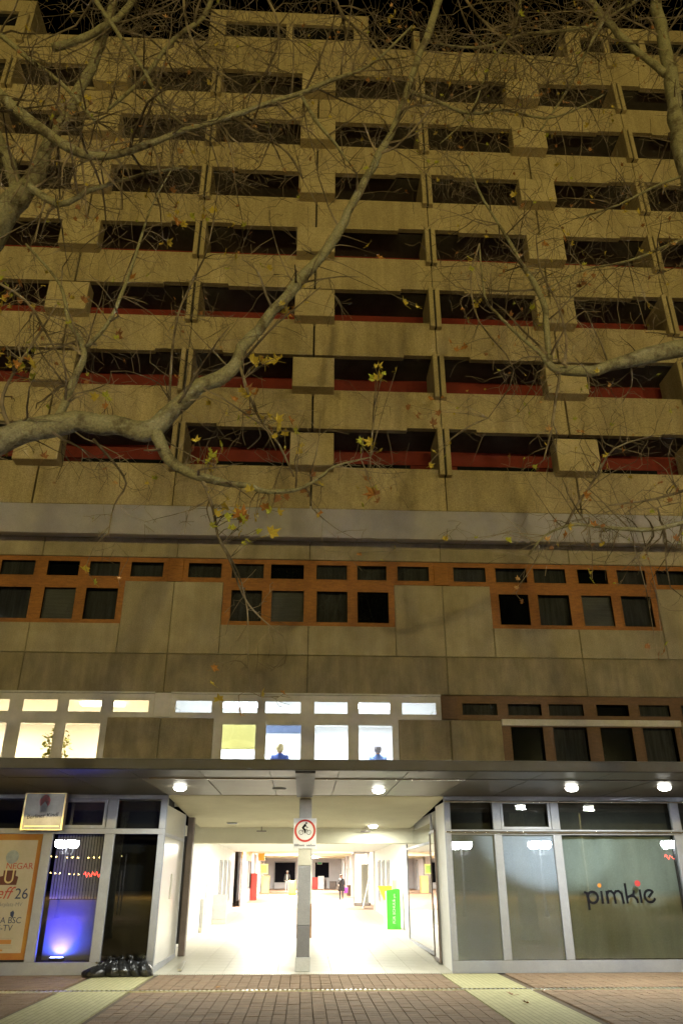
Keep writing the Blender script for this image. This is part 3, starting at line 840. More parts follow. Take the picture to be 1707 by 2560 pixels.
def thing_box(name, px0, px1, py0, py1, y, depth, m, label, cat, frame=None, fm=None):
    """upright cabinet whose front fills a measured area at depth y, standing on the floor"""
    a, c = at(px0, py0, y), at(px1, py1, y)
    z0 = c.z if frame == 'hang' else floor_z(y)
    o = empty(name, ((a.x + c.x) / 2, y, z0), label=label, cat=cat)
    w, h = (c.x - a.x) / 2, a.z - z0
    MB().bbox(-w, w, 0, depth, 0.0, h, min(0.02, w * 0.2)).build('body', m, o)
    MB().bbox(-w * 0.8, w * 0.8, -0.03, -0.004, h * 0.12, h * 0.88, 0.01).build('front_panel', fm or m, o)
    return o
red_m = mat('red_enamel', (0.60, 0.05, 0.035), rough=0.4)
thing_box('red_machine', 779, 794, 2193, 2220, 62.5, 0.6, red_m, 'red cabinet against the end wall of the hall', 'cabinet')
thing_box('white_machine', 795, 810, 2190, 2219, 62.4, 0.6, white_paint, 'white cabinet beside the red one at the hall end', 'cabinet')
thing_box('dark_bench_box', 824, 841, 2203, 2217, 62.6, 0.5, brown_post, 'low dark box standing at the hall end right of the white cabinet', 'box')
thing_box('brown_planter', 868, 880, 2213, 2238, 46.0, 0.6, mat('planter_brown', (0.10, 0.05, 0.03), rough=0.6), 'dark brown box behind the walking woman in black', 'planter')
thing_box('yellow_bin', 722, 739, 2201, 2236, 47, 0.6, yel, 'yellow bin left of the pillar deep in the hall', 'bin')
thing_box('yellow_booth', 655, 672, 2189, 2228, 52, 1.0, mat('booth_yellow', (0.85, 0.72, 0.30), rough=0.6), 'pale yellow booth at the left deep in the hall', 'booth')
thing_box('yellow_sign', 652, 669, 2160, 2185, 50, 0.06, mat('sign_yellow', (0.85, 0.80, 0.25), rough=0.5), 'yellow green square sign hung on the left deep in the hall', 'sign', 'hang', mat('sign_green', (0.22, 0.36, 0.06), rough=0.5))
thing_box('orange_lamp', 647, 661, 2133, 2151, 44, 0.4, mat('lamp_orange', (0.75, 0.30, 0.03), rough=0.5), 'orange box lamp hung above the left shops', 'lamp', 'hang')
thing_box('exit_sign', 793, 805, 2155, 2161, 63.5, 0.08, white_paint, 'small white and green exit sign over the dark end window', 'sign', 'hang', mat('exit_green', (0.05, 0.45, 0.20), rough=0.5))
thing_box('red_extinguisher_case', 628, 641, 2183, 2251, 38.5, 0.35, red_m, 'tall narrow red case before the grey left shopfront', 'case')
gs = empty('inner_shopfront', (-3.6, 30, floor_z(30)), label='grey framed glass shopfront on the left beyond the portal', cat='shopfront')
MB().box(-0.1, 0, 0, 9, 0, 0.9).build('plinth', grey_paint, gs)
MB().box(-0.1, 0.0, 0, 9, 2.6, 3.4).build('header', mat('wood_header', (0.42, 0.28, 0.12), rough=0.6), gs)
for q in range(5): MB().box(-0.1, 0.02, q * 2.2, q * 2.2 + 0.2, 0.901, 2.599).build('post', grey_light, gs)
MB().box(-0.05, -0.04, 0.2, 8.8, 0.901, 2.599).build('pane', dark_glass, gs)
wh = empty('walkway_opening', (-2.6, 63.9, floor_z(63.9)), label='dark opening to the night at the far left hall end', cat='opening')
a, c = at(688, 2156, 63.9), at(737, 2206, 63.9)
MB().box(a.x + 2.6, c.x + 2.6, 0, 0.05, c.z - floor_z(63.9), a.z - floor_z(63.9)).build('dark_pane', black_paint, wh)
MB().box(a.x + 2.5, a.x + 2.6, -0.05, 0.05, 0, a.z - floor_z(63.9) + 0.1).box(c.x + 2.6, c.x + 2.7, -0.05, 0.05, 0, a.z - floor_z(63.9) + 0.1).box(a.x + 2.6, c.x + 2.6, -0.05, 0.05, a.z - floor_z(63.9) + 0.001, a.z - floor_z(63.9) + 0.1).build('frame', grey_light, wh)
vt = empty('glass_vitrine', (3.15, 31.0, floor_z(31)), label='tall grey framed glass display case at the right past the portal', cat='vitrine')
for xx, yy in ((0, 0), (0.95, 0), (0, 1.2), (0.95, 1.2)): MB().box(xx, xx + 0.06, yy, yy + 0.06, 0, 2.9).build('post', grey_light, vt)
MB().box(0, 1.01, 0, 1.26, 2.901, 3.0).build('top', grey_light, vt)
MB().box(0, 1.01, 0, 1.26, 0.02, 0.16).build('base', grey_light, vt)
MB().box(0.07, 0.94, 0.02, 0.03, 0.161, 2.899).build('pane', shop_glass, vt)
MB().box(0.5, 0.9, 0.5, 0.9, 0.161, 2.3).build('display', beige_paint, vt)
sb = empty('leaning_sign_board', (3.5, 28.2, floor_z(28.2)), label='white framed sign board leaning against the right wall', cat='sign board')
M_ = Matrix.Rotation(R(14), 4, 'Y')
MB().box(-0.02, 0.02, -0.3, 0.3, 0, 1.5, 0, M_).build('panel', white_paint, sb)
MB().box(-0.03, 0.03, -0.34, -0.3, -0.001, 1.54, 0, M_).box(-0.03, 0.03, 0.3, 0.34, -0.001, 1.54, 0, M_).build('frame', steel, sb)

# ================================================================== SIGNS
sg = empty('no_cycling_sign', (0.045, 0.335, 2.72), label='white plate with red ringed no cycling sign on the passage pillar', cat='sign')
MB().bbox(-0.295, 0.295, -0.012, 0.0, 0, 0.72, 0.004).build('plate', mat('plate_white', (0.70, 0.71, 0.73), (0.76, 0.77, 0.79), 0.4, 4, 0.05), sg)
n = 40
ring = MB()
ro, ri, czr = 0.27, 0.222, 0.425
vs = [(r_ * math.cos(2 * math.pi * q / n), yy, czr + r_ * math.sin(2 * math.pi * q / n)) for r_, yy in ((ro, -0.013), (ro, -0.019), (ri, -0.019), (ri, -0.013)) for q in range(n)]
ring.add(vs, [(j_ * n + q, j_ * n + (q + 1) % n, (j_ + 1) * n + (q + 1) % n, (j_ + 1) * n + q) for j_ in range(3) for q in range(n)])
ring.build('red_ring', red_sign, sg)
pic = MB()
def flat_line(b, pts, w, y0=-0.018, y1=-0.0125, closed=False):
    """flat stroke of width w through (x, z) points, with round joins"""
    for i in range(len(pts) - (0 if closed else 1)):
        a, c = Vector(pts[i]), Vector(pts[(i + 1) % len(pts)])
        d = c - a
        if d.length < 1e-9: continue
        d.normalize()
        nn = Vector((-d.y, d.x)) * w / 2
        e = d * w * 0.28
        q = [a - e - nn, c + e - nn, c + e + nn, a - e + nn]
        b.poly([(v.x, v.y) for v in q], y0 - i * 1e-5, y1)
def circ(cx_, cz, r_, n=20, a0=0, a1=360):
    return [(cx_ + r_ * math.cos(R(a0 + (a1 - a0) * q / n)), cz + r_ * math.sin(R(a0 + (a1 - a0) * q / n))) for q in range(n + (0 if a1 - a0 == 360 else 1))]
for wx in (-0.098, 0.098):
    flat_line(pic, circ(wx, 0.385, 0.052), 0.011, closed=True)
flat_line(pic, [(-0.098, 0.385), (-0.03, 0.45), (0.045, 0.45), (0.098, 0.385)], 0.010)
flat_line(pic, [(-0.03, 0.45), (0.0, 0.375), (0.045, 0.45), (0.05, 0.475)], 0.010)
flat_line(pic, [(-0.055, 0.49), (0.005, 0.565)], 0.055)
flat_line(pic, [(0.0, 0.56), (0.035, 0.515), (0.07, 0.50)], 0.020)
flat_line(pic, [(-0.055, 0.475), (0.0, 0.455), (0.005, 0.37)], 0.034)
pic.disc(0.032, 0.605, 0.024, -0.018, -0.0125, 14)
pic.build('cyclist_pictogram', black_paint, sg)
tx = MB()
q = -0.26
rnd = random.Random(5)
while q < 0.25:
    w = rnd.uniform(0.012, 0.026)
    if not -0.03 < q < 0.02: tx.box(q, q + w, -0.0145, -0.0125, 0.055, 0.055 + rnd.choice((0.035, 0.04, 0.055)))
    q += w + 0.008
tx.build('small_print', grey_dark, sg)

# gold-edged beer sign box above the poster window
gold = mat('gold_trim', (0.75, 0.60, 0.28), rough=0.3, metal=0.8)
silver = mat('silver_panel', (0.20, 0.19, 0.17), (0.27, 0.255, 0.23), 0.25, 2.5, 0.05, metal=0.3)
a = at(62, 2072, -0.45)
bs = empty('beer_sign', (-6.42, -0.42, 3.10), label='square silver beer sign box with gold edges above the left shop window', cat='sign')
MB().bbox(-0.50, 0.50, 0.0, 0.22, 0.0, 0.86, 0.012).build('housing', brown_post, bs)
MB().box(-0.47, 0.47, -0.006, -0.001, 0.02, 0.84).build('face', silver, bs)
MB().box(-0.505, -0.47, -0.02, -0.0005, 0.0, 0.86).box(0.47, 0.505, -0.02, -0.0005, 0.0, 0.86).box(-0.469, 0.469, -0.02, -0.0005, 0.842, 0.86).box(-0.469, 0.469, -0.02, -0.0005, 0.0, 0.018).build('gold_edge', gold, bs)
em = MB()
em.poly([(-0.13, 0.60), (-0.14, 0.70), (-0.08, 0.79), (0.0, 0.83), (0.08, 0.79), (0.13, 0.70), (0.12, 0.60), (0.07, 0.53), (0.0, 0.51), (-0.08, 0.53)], -0.010, -0.0065)
em.build('emblem', mat('emblem_red', (0.30, 0.03, 0.03), (0.05, 0.03, 0.035), 0.4, 9, 0.1), bs)
MB().poly([(-0.085, 0.56), (-0.09, 0.44), (-0.03, 0.41), (0.06, 0.42), (0.07, 0.56), (0.0, 0.66)], -0.013, -0.0105).build('emblem_base', grey_dark, bs)
lettering('Berliner Kindl', 0.135, black_paint, bs, (-0.01, -0.009, 0.285), (R(90), R(-5), 0), shear=0.15)
MB().box(-0.42, 0.42, -0.011, -0.007, 0.08, 0.10).build('foot_line', gold, bs)
MB().box(-0.35, -0.28, 0.221, 0.41, 0.5, 0.56).box(0.28, 0.35, 0.221, 0.41, 0.5, 0.56).build('bracket', alu, bs)

# poster in the left window
post = empty('poster', (-7.45, -0.012, 0.31), label='cream and orange bar poster with 26 in blue filling the left shop window', cat='poster')
MB().box(-1.02, 1.01, 0.0, 0.006, 0.0, 2.72).build('border', mat('poster_orange', (0.36, 0.12, 0.02), (0.42, 0.22, 0.03), 0.6, 1.2, 0.03), post)
MB().box(-0.90, 0.88, -0.003, -0.0005, 0.14, 2.58).build('sheet', mat('poster_cream', (0.44, 0.38, 0.27), (0.50, 0.45, 0.34), 0.6, 1.5, 0.03), post)
pc = 0.30
b = MB()
b.poly(circ(pc + 0.02, 2.20, 0.155, 24), -0.008, -0.004)
b.build('emblem_ball', mat('poster_steel', (0.22, 0.26, 0.28), (0.34, 0.38, 0.40), 0.6, 5, 0.1), post)
b = MB()
b.poly([(pc - 0.13, 1.90), (pc + 0.17, 1.90), (pc + 0.17, 1.78), (pc + 0.24, 1.76), (pc + 0.22, 1.58), (pc - 0.19, 1.58), (pc - 0.21, 1.76), (pc - 0.13, 1.78)], -0.006, -0.0035)
b.build('emblem_stand', mat('poster_maroon', (0.10, 0.025, 0.018), rough=0.6), post)
b = MB()
flat_line(b, [(pc - 0.07, 1.93)] + circ(pc + 0.02, 1.72, 0.09, 10, 180, 360) + [(pc + 0.11, 1.93)], 0.035, -0.010, -0.0065)
b.build('emblem_hoop', mat('poster_gold', (0.62, 0.50, 0.26), rough=0.6), post)
pred = mat('poster_red', (0.42, 0.06, 0.04), rough=0.6)
pblue = mat('poster_navy', (0.02, 0.035, 0.10), rough=0.6)
lettering('NEGAR', 0.20, pred, post, (0.86, -0.0055, 1.93), extrude=0.001, align='RIGHT')
lettering('Treff', 0.38, pred, post, (0.42, -0.005, 1.28), extrude=0.001, shear=0.35, align='RIGHT')
lettering('26', 0.33, pblue, post, (0.85, -0.005, 1.28), extrude=0.001, align='RIGHT')
lettering('Marktplatz-MV', 0.12, grey_dark, post, (0.74, -0.005, 1.12), extrude=0.001, align='RIGHT')
lettering('HERTHA BSC', 0.185, pblue, post, (0.78, -0.005, 0.76), extrude=0.001, align='RIGHT')
lettering('LIVE-TV', 0.185, pblue, post, (0.60, -0.005, 0.60), extrude=0.001, align='RIGHT')
lettering('sky', 0.13, pred, post, (0.22, -0.005, 0.485), extrude=0.001)
b = MB()
b.poly([(0.55, 1.03), (0.49, 0.99), (0.50, 0.92), (0.57, 0.86), (0.585, 0.98)], -0.006, -0.004)
b.build('flag_mark', pblue, post)
MB().box(-0.85, 0.62, -0.006, -0.0035, 0.325, 0.415).box(-0.85, 0.45, -0.006, -0.0035, 0.18, 0.215).build('text_bar', mat('poster_brown', (0.50, 0.22, 0.05), rough=0.6), post)
b = MB()
for zz in (0.44, 0.29, 0.26, 0.235): b.box(-0.85, 0.66, -0.0048, -0.0035, zz, zz + 0.010)
b.build('small_print', mat('poster_grey', (0.38, 0.33, 0.25), rough=0.6), post)

# shop lettering on the right window
pk = empty('shop_lettering', (7.92, -0.02, 1.48), label='black lowercase pimkie lettering with orange and red dots on the right shop window', cat='lettering')
def W(x, y): return ((x - 780) * 0.00172, (465 - y) * 0.00172)
sw = 0.054
def stroke(name, pts, m=black_paint, closed=False):
    b = MB()
    flat_line(b, [W(*p) for p in pts], sw, -0.006, 0.0, closed)
    b.build(name, m, pk)
stroke('letter_p', [(262, 325), (292, 335), (305, 400), (305, 545)])
stroke('letter_p_bowl', [(375 + 72 * math.cos(R(a_)), 390 + 72 * math.sin(R(a_))) for a_ in range(0, 360, 15)], closed=True)
stroke('letter_i', [(508, 315), (512, 465)])
stroke('letter_m', [(590, 465), (585, 315), (590, 345), (615, 312), (655, 310), (690, 345), (700, 465)])
stroke('letter_m_arch', [(695, 345), (720, 312), (765, 308), (805, 345), (818, 465)])
stroke('letter_k', [(870, 215), (875, 462)])
stroke('letter_k_arm', [(990, 305), (980, 345), (940, 370), (890, 385), (880, 400)])
stroke('letter_k_leg', [(930, 370), (985, 380), (1020, 420), (1025, 455)])
stroke('letter_i', [(1078, 295), (1082, 455)])
stroke('letter_e', [(1215 + 76 * math.cos(R(a_)), 375 + 78 * math.sin(R(a_))) for a_ in range(25, 325, 12)] + [(1250, 335), (1200, 385)])
b = MB(); b.disc(*W(493, 235), 0.048, -0.006, 0.0); b.build('orange_dot', mat('dot_orange', (0.55, 0.20, 0.02), rough=0.5), pk)
b = MB(); b.disc(*W(1060, 208), 0.072, -0.006, 0.0); b.build('red_dot', mat('dot_red', (0.42, 0.03, 0.035), rough=0.5), pk)

# violet LED washer on the floor behind the left glass
led = empty('led_washer', (-5.78, 0.20, 0.27), label='violet blue LED washer on the floor behind the left shop pane', cat='lamp')
MB().bbox(-0.17, 0.17, -0.06, 0.06, 0.0, 0.07, 0.01).build('housing', black_paint, led)
MB().box(-0.14, 0.14, -0.045, 0.045, 0.0705, 0.078).build('lens', led_face, led)
light('AREA', led, (0, 0, 0.085), 60, (0.05, 0.10, 1.0), 0.24, rot=(R(180), 0, 0), sy=0.08)
light('SPOT', led, (0.0, 0, 0.09), 330, (0.10, 0.03, 1.0), 0.03, rot=(R(180 - 40), 0, 0), spot=95)

# ================================================================== RUBBISH BAGS, LITTER
from mathutils import noise as mnoise
def rubbish_bag(x, y, sx, sy, sz, lean, seed, label):
    bm = bmesh.new()
    bmesh.ops.create_icosphere(bm, subdivisions=4, radius=1.0)
    rr = random.Random(seed)
    off = Vector((rr.uniform(0, 50), rr.uniform(0, 50), rr.uniform(0, 50)))
    for v in bm.verts:
        c = v.co.copy()
        t = max(0, c.z)
        ang = math.atan2(c.y, c.x)
        pinch = 1 - 0.62 * t ** 1.5
        fold = 1 + 0.07 * math.sin(ang * 9 + off.x) * (0.3 + t) + 0.16 * mnoise.noise(c * 2.3 + off) + 0.06 * mnoise.noise(c * 6 + off)
        z = c.z if c.z > -0.55 else -0.55 + (c.z + 0.55) * 0.15
        zz = (z + 0.62) * sz * 0.86 * (1 + 0.10 * mnoise.noise(c * 3 + off))
        v.co = Vector((c.x * sx * pinch * fold + lean[0] * zz, c.y * sy * pinch * fold + lean[1] * zz, max(0.0, zz)))
    me = bpy.data.meshes.new('bag_body')
    bm.to_mesh(me)
    bm.free()
    me.materials.append(bag_m)
    me.polygons.foreach_set('use_smooth', [True] * len(me.polygons))
    o = empty('rubbish_bag', (x, y, 0.002), label=label, cat='bag', group='black rubbish bags by the left shop')
    place('bag_body', me, o)
    h = 1.62 * sz * 0.86
    top = Vector((lean[0] * h, lean[1] * h, h * 0.93))
    k = MB()
    for q in range(4):
        a_ = rr.uniform(0, 6.28)
        e = top + Vector((math.cos(a_) * 0.07, math.sin(a_) * 0.07, rr.uniform(0.03, 0.08)))
        k.tube([top - Vector((0, 0, 0.05)), top + (e - top) * 0.4, e], [0.018, 0.012, 0.028], 5)
    k.build('knot', bag_m, o)
rubbish_bag(-4.72, -0.45, 0.30, 0.20, 0.17, (0.35, 0.2), 1, 'flat slumped black rubbish bag, leftmost of the row')
rubbish_bag(-4.50, -0.22, 0.20, 0.14, 0.25, (0.2, 0.1), 6, 'small black bag standing behind the leftmost slumped bag')
rubbish_bag(-4.25, -0.42, 0.22, 0.20, 0.23, (-0.15, 0.15), 2, 'rounded black rubbish bag second from the left in the row')
rubbish_bag(-3.98, -0.40, 0.20, 0.22, 0.25, (-0.45, 0.15), 3, 'black rubbish bag leaning left in the middle of the row')
rubbish_bag(-3.76, -0.36, 0.17, 0.2, 0.26, (-0.5, 0.15), 4, 'tall creased black rubbish bag second from the right')
rubbish_bag(-3.52, -0.36, 0.17, 0.19, 0.25, (-0.4, 0.15), 5, 'shiny black rubbish bag nearest the passage')

# plane leaves
def leaf_mesh(seed, m):
    rr = random.Random(seed)
    lobes = [(-125, .45), (-98, .72), (-80, .5), (-52, .92), (-28, .52), (0, 1.0), (28, .52), (52, .92), (80, .5), (98, .72), (125, .45)]
    curl = rr.uniform(0.25, 1.1)
    tw = rr.uniform(-0.4, 0.4)
    vs = [(0, 0, 0)]
    def P3(a_, r_):
        x_, y_ = r_ * math.sin(R(a_)), r_ * math.cos(R(a_))
        return (x_, y_ + 0.15, curl * (x_ * x_ * 0.7 + y_ * y_ * 0.45) + tw * x_ * y_ + rr.uniform(-.12, .12))
    vs += [P3(a_ + rr.uniform(-5, 5), r_ * rr.uniform(0.65, 1.1)) for a_, r_ in lobes]
    n = len(lobes)
    fs = [(0, i, i + 1) for i in range(1, n)]
    b = MB().add([tuple(c * 0.55 for c in v) for v in vs], fs)
    b.tube([(0, 0, 0), (0.03, -0.25, 0.05), (0.02, -0.5, 0.12)], [0.018, 0.014, 0.012], 3)
    return b.mesh('leaf', m)
LEAF = {k: [leaf_mesh(i * 13 + j_, leaf_m[k]) for j_ in range(3)] for i, k in enumerate(leaf_m)}
def fallen(x, y, kcol, s, rz, label):
    o = place('fallen_leaf', LEAF[kcol][1], None, (x, y, 0.012), (R(8), R(-6), rz))
    o.scale = (s, s, s)
    tag(o, label, 'leaf')
fallen(-1.68, -2.55, 'orange', 0.17, 0.5, 'orange brown fallen leaf lying just behind the drain')
fallen(4.06, -4.0, 'brown', 0.24, 1.4, 'dry brown leaf lying on the right pale paving band nearer the drain')
fallen(4.05, -5.0, 'brown', 0.20, 2.6, 'crumpled dark leaf lower on the right pale paving band')

# ================================================================== PEOPLE
skin_m = mat('skin', (0.45, 0.26, 0.19), rough=0.55)
def person_mesh(joints, edges, mats, pick):
    """skin one continuous body over the joints, then colour faces by region"""
    names = list(joints)
    me = bpy.data.meshes.new('person')
    me.from_pydata([joints[n_][0] for n_ in names], [(names.index(a_), names.index(c_)) for a_, c_ in edges], [])
    ob = bpy.data.objects.new('person', me)
    col.objects.link(ob)
    ob.modifiers.new('skin', 'SKIN').use_smooth_shade = True
    sub = ob.modifiers.new('sub', 'SUBSURF')
    sub.levels = sub.render_levels = 1
    sv = me.skin_vertices[0].data
    for i, n_ in enumerate(names):
        r_ = joints[n_][1]
        sv[i].radius = r_ if hasattr(r_, '__len__') else (r_, r_)
        sv[i].use_root = n_ == 'pelvis'
    bpy.context.view_layer.update()
    out = bpy.data.meshes.new_from_object(ob.evaluated_get(bpy.context.evaluated_depsgraph_get()))
    bpy.data.objects.remove(ob)
    out.materials.clear()
    for m in mats: out.materials.append(m)
    for p in out.polygons:
        p.material_index = pick(p.center)
        p.use_smooth = True
    return out
E_STAND = [('pelvis', 'waist'), ('waist', 'chest'), ('chest', 'neck'), ('neck', 'chin'), ('chin', 'head'), ('head', 'crown')]
for s in 'lr':
    E_STAND += [('chest', 'sh' + s), ('sh' + s, 'el' + s), ('el' + s, 'wr' + s), ('wr' + s, 'ha' + s), ('pelvis', 'hip' + s), ('hip' + s, 'kn' + s), ('kn' + s, 'an' + s), ('an' + s, 'toe' + s)]
def stand_joints(stride=0.1, armbend=0.1, h=1.62):
    k = h / 1.70
    J = {'pelvis': ((0, 0, .92), .13), 'waist': ((0, 0, 1.08), .125), 'chest': ((0, 0, 1.30), .15), 'neck': ((0, 0, 1.45), .055), 'chin': ((0, -.02, 1.52), .07), 'head': ((0, -.01, 1.60), .088), 'crown': ((0, 0, 1.66), .06)}
    for s, q in (('l', -1), ('r', 1)):
        st = stride * q
        J['sh' + s] = ((.18 * q, 0, 1.38), .065)
        J['el' + s] = ((.235 * q, .03, 1.10), .05)
        J['wr' + s] = ((.23 * q - .05 * q * armbend * 4, -.05 - armbend, .90 + armbend * 0.8), .036)
        J['ha' + s] = ((.22 * q - .06 * q * armbend * 4, -.08 - armbend, .82 + armbend), .034)
        J['hip' + s] = ((.095 * q, 0, .86), .095)
        J['kn' + s] = ((.10 * q, -.03 + st * .5, .48), .062)
        J['an' + s] = ((.10 * q, .02 + st, .07), .042)
        J['toe' + s] = ((.105 * q, -.13 + st, .035), .034)
    return {n_: (tuple(c * k for c in v), r_ * k) for n_, (v, r_) in J.items()}
coat_black = mat('black_coat', (0.012, 0.012, 0.015), (0.022, 0.022, 0.026), 0.85, 9, 0.1)
jeans = mat('dark_trousers', (0.02, 0.022, 0.035), rough=0.85)
hair_b = mat('brown_hair', (0.09, 0.05, 0.03), rough=0.6)
hair_blond = mat('blond_hair', (0.50, 0.38, 0.16), rough=0.6)
def hair_cap(parent, z, r_, m, long=0.0):
    b = MB()
    b.ball((0, 0.02, z), r_, 14, 8)
    if long: b.lathe([(r_ * 0.95, -long), (r_ * 1.02, -long * .4), (r_ * 0.9, 0)], 12, (0, 0.05, z))
    b.build('hair', m, parent, smooth=True)
# woman in black
py_ = 37.0
px_ = at(853, 2253, py_).x
pm_ = person_mesh(stand_joints(0.06, 0.14, 1.62), E_STAND, [coat_black, jeans, skin_m],
                  lambda c: 2 if c.z > 1.40 or (c.z < 1.02 and c.z > .86 and c.y < -.15 and abs(c.x) > .1) else (0 if c.z > 0.80 else 1))
pe = place('person', pm_, None, (px_, py_, floor_z(py_)), (0, 0, R(6)))
tag(pe, 'person in a long black coat walking towards the camera with a violet bag', 'person')
MB().lathe([(0.24, 0.62), (0.23, 0.75), (0.205, 0.95), (0.19, 1.05), (0.205, 1.2), (0.20, 1.33), (0.10, 1.40)], 16).build('coat', coat_black, pe, smooth=True)
MB().lathe([(0.085, 1.36), (0.10, 1.40), (0.075, 1.45)], 14).build('scarf', mat('brown_scarf', (0.05, 0.03, 0.025), rough=0.9), pe, smooth=True)
MB().lathe([(0.098, 1.50), (0.104, 1.55), (0.085, 1.62), (0.03, 1.65)], 14, (0, 0.012, 0)).build('hair', hair_b, pe, smooth=True)
vb = MB().poly([(-0.13, 0), (0.13, 0), (0.15, 0.34), (-0.11, 0.34)], -0.05, 0.05).build('shopping_bag', mat('violet_bag', (0.30, 0.06, 0.42), rough=0.5), None, (px_ + 0.30, py_, floor_z(py_) + 0.50))
MB().tube([(-0.06, 0, 0.34), (-0.04, 0, 0.45), (0.04, 0, 0.45), (0.08, 0, 0.34)], 0.008, 5).build('handle', black_paint, vb)
tag(vb, 'violet shopping bag held by the person in the black coat', 'bag')
hb = MB().poly([(-0.10, 0), (0.10, 0), (0.12, 0.2), (-0.12, 0.2)], -0.05, 0.04).build('shoulder_bag', mat('grey_bag', (0.15, 0.14, 0.13), rough=0.6), None, (px_ - 0.24, py_ - 0.08, floor_z(py_) + 0.72))
MB().tube([(-0.10, 0, 0.18), (0.05, -0.13, 0.45), (0.30, -0.10, 0.68), (0.33, 0.05, 0.70)], 0.012, 5).build('strap', mat('grey_strap', (0.2, 0.19, 0.18), rough=0.6), hb)
tag(hb, 'grey shoulder bag worn by the person in the black coat', 'bag')
# pale passer-by further away
py_ = 54.0
px_ = at(717, 2230, py_).x
pale = mat('pale_trousers', (0.75, 0.75, 0.77), rough=0.8)
pm_ = person_mesh(stand_joints(0.14, 0.05, 1.70), E_STAND, [mat('grey_jacket', (0.08, 0.085, 0.09), rough=0.85), pale, skin_m],
                  lambda c: 2 if c.z > 1.47 or (c.z < 0.86 and abs(c.x) > .17) else (0 if c.z > 0.93 else 1))
pe = place('person', pm_, None, (px_, py_, floor_z(py_)))
tag(pe, 'distant person in a dark open jacket and pale trousers walking through the hall', 'person')
MB().poly([(-0.07, 0.98), (0.07, 0.98), (0.05, 1.42), (-0.05, 1.42)], -0.19, -0.15).build('shirt', white_paint, pe)
MB().lathe([(0.098, 1.60), (0.105, 1.64), (0.085, 1.71), (0.02, 1.73)], 14, (0, 0.015, 0)).build('hair', mat('grey_hair', (0.5, 0.48, 0.45), rough=0.7), pe, smooth=True)
# seated people seen through the lit upper windows
def seated(px, top_py, y, jacket, hair, label, chairlabel):
    p = at(px, top_py, y)
    z0 = 4.10
    sc = 1.0
    J = {'pelvis': ((0, 0, .55), .14), 'waist': ((0, .02, .72), .13), 'chest': ((0, 0.0, .95), .16), 'neck': ((0, -.02, 1.10), .055), 'chin': ((0, 0.02, 1.17), .07), 'head': ((0, 0.0, 1.25), .09), 'crown': ((0, 0, 1.31), .06)}
    for s, q in (('l', -1), ('r', 1)):
        J['sh' + s] = ((.19 * q, 0, 1.02), .075)
        J['el' + s] = ((.27 * q, .08, .76), .055)
        J['wr' + s] = ((.16 * q, .32, .76), .038)
        J['ha' + s] = ((.13 * q, .40, .77), .034)
        J['hip' + s] = ((.10 * q, .03, .52), .10)
        J['kn' + s] = ((.12 * q, .45, .52), .07)
        J['an' + s] = ((.12 * q, .45, .08), .045)
        J['toe' + s] = ((.12 * q, .60, .04), .036)
    me = person_mesh(J, E_STAND, [jacket, jeans, skin_m], lambda c: 2 if c.z > 1.10 or (c.y > .34 and c.z > .66) else (0 if c.z > .60 else 1))
    o = place('person', me, None, (p.x, y, z0))
    tag(o, label, 'person')
    MB().lathe([(0.075, 1.14), (0.105, 1.2), (0.11, 1.27), (0.09, 1.34), (0.02, 1.37)], 14, (0, -0.02, 0)).build('hair', hair, o, smooth=True)
    ch = empty('office_chair', (p.x, y, z0), label=chairlabel, cat='chair')
    MB().bbox(-.22, .22, -.2, .24, .38, .43, .01).build('seat', grey_dark, ch)
    MB().bbox(-.19, .19, -.26, -.22, .5, .86, .01).build('backrest', grey_dark, ch)
    MB().lathe([(.25, 0), (.25, .03), (.03, .05), (.03, .379)], 14).build('base', steel, ch)
seated(700, 1873, 1.35, mat('blue_jacket', (0.06, 0.10, 0.32), rough=0.8), hair_blond, 'person with blond hair and blue jacket seated at the second lit window', 'office chair under the blond person in the lit room')
seated(944, 1874, 1.45, mat('light_blue_shirt', (0.22, 0.32, 0.62), rough=0.8), mat('grey_brown_hair', (0.25, 0.21, 0.2), rough=0.6), 'person in a light blue shirt seated at the rightmost lit window', 'office chair under the person in light blue')
def blind_mat(name, c):
    m = mat(name, c, rough=0.9)
    N, L = m.node_tree.nodes, m.node_tree.links
    t = N.new('ShaderNodeBsdfTranslucent')
    t.inputs[0].default_value = (*c, 1)
    mx = N.new('ShaderNodeMixShader')
    mx.inputs[0].default_value = 0.7
    L.new(N['Principled BSDF'].outputs[0], mx.inputs[1])
    L.new(t.outputs[0], mx.inputs[2])
    L.new(mx.outputs[0], N['Material Output'].inputs['Surface'])
    return m
# window blinds in the lit office
bl = at(545, 1810, 0.30), at(640, 1872, 0.30)
o = MB().box(-0.47, 0.47, 0, 0.012, 0.0, 0.68).build('roller_blind', blind_mat('cream_blind', (0.85, 0.80, 0.46)), None, (X0 - 1.80, 0.24, 5.14))
MB().tube([(-0.48, 0.0, 0.70), (0.48, 0.0, 0.70)], 0.025, 8).build('roller', white_paint, o)
tag(o, 'cream roller blind half down in the leftmost cool lit window', 'blind')
o = MB().box(-0.49, 0.49, 0, 0.012, 0.0, 0.20).build('roller_blind', blind_mat('blue_grey_blind', (0.42, 0.47, 0.58)), None, (X0 - 0.60, 0.24, 5.57))
MB().tube([(-0.49, 0.0, 0.215), (0.49, 0.0, 0.215)], 0.02, 8).build('roller', white_paint, o)
tag(o, 'blue grey roller blind rolled almost up above the blond person', 'blind')
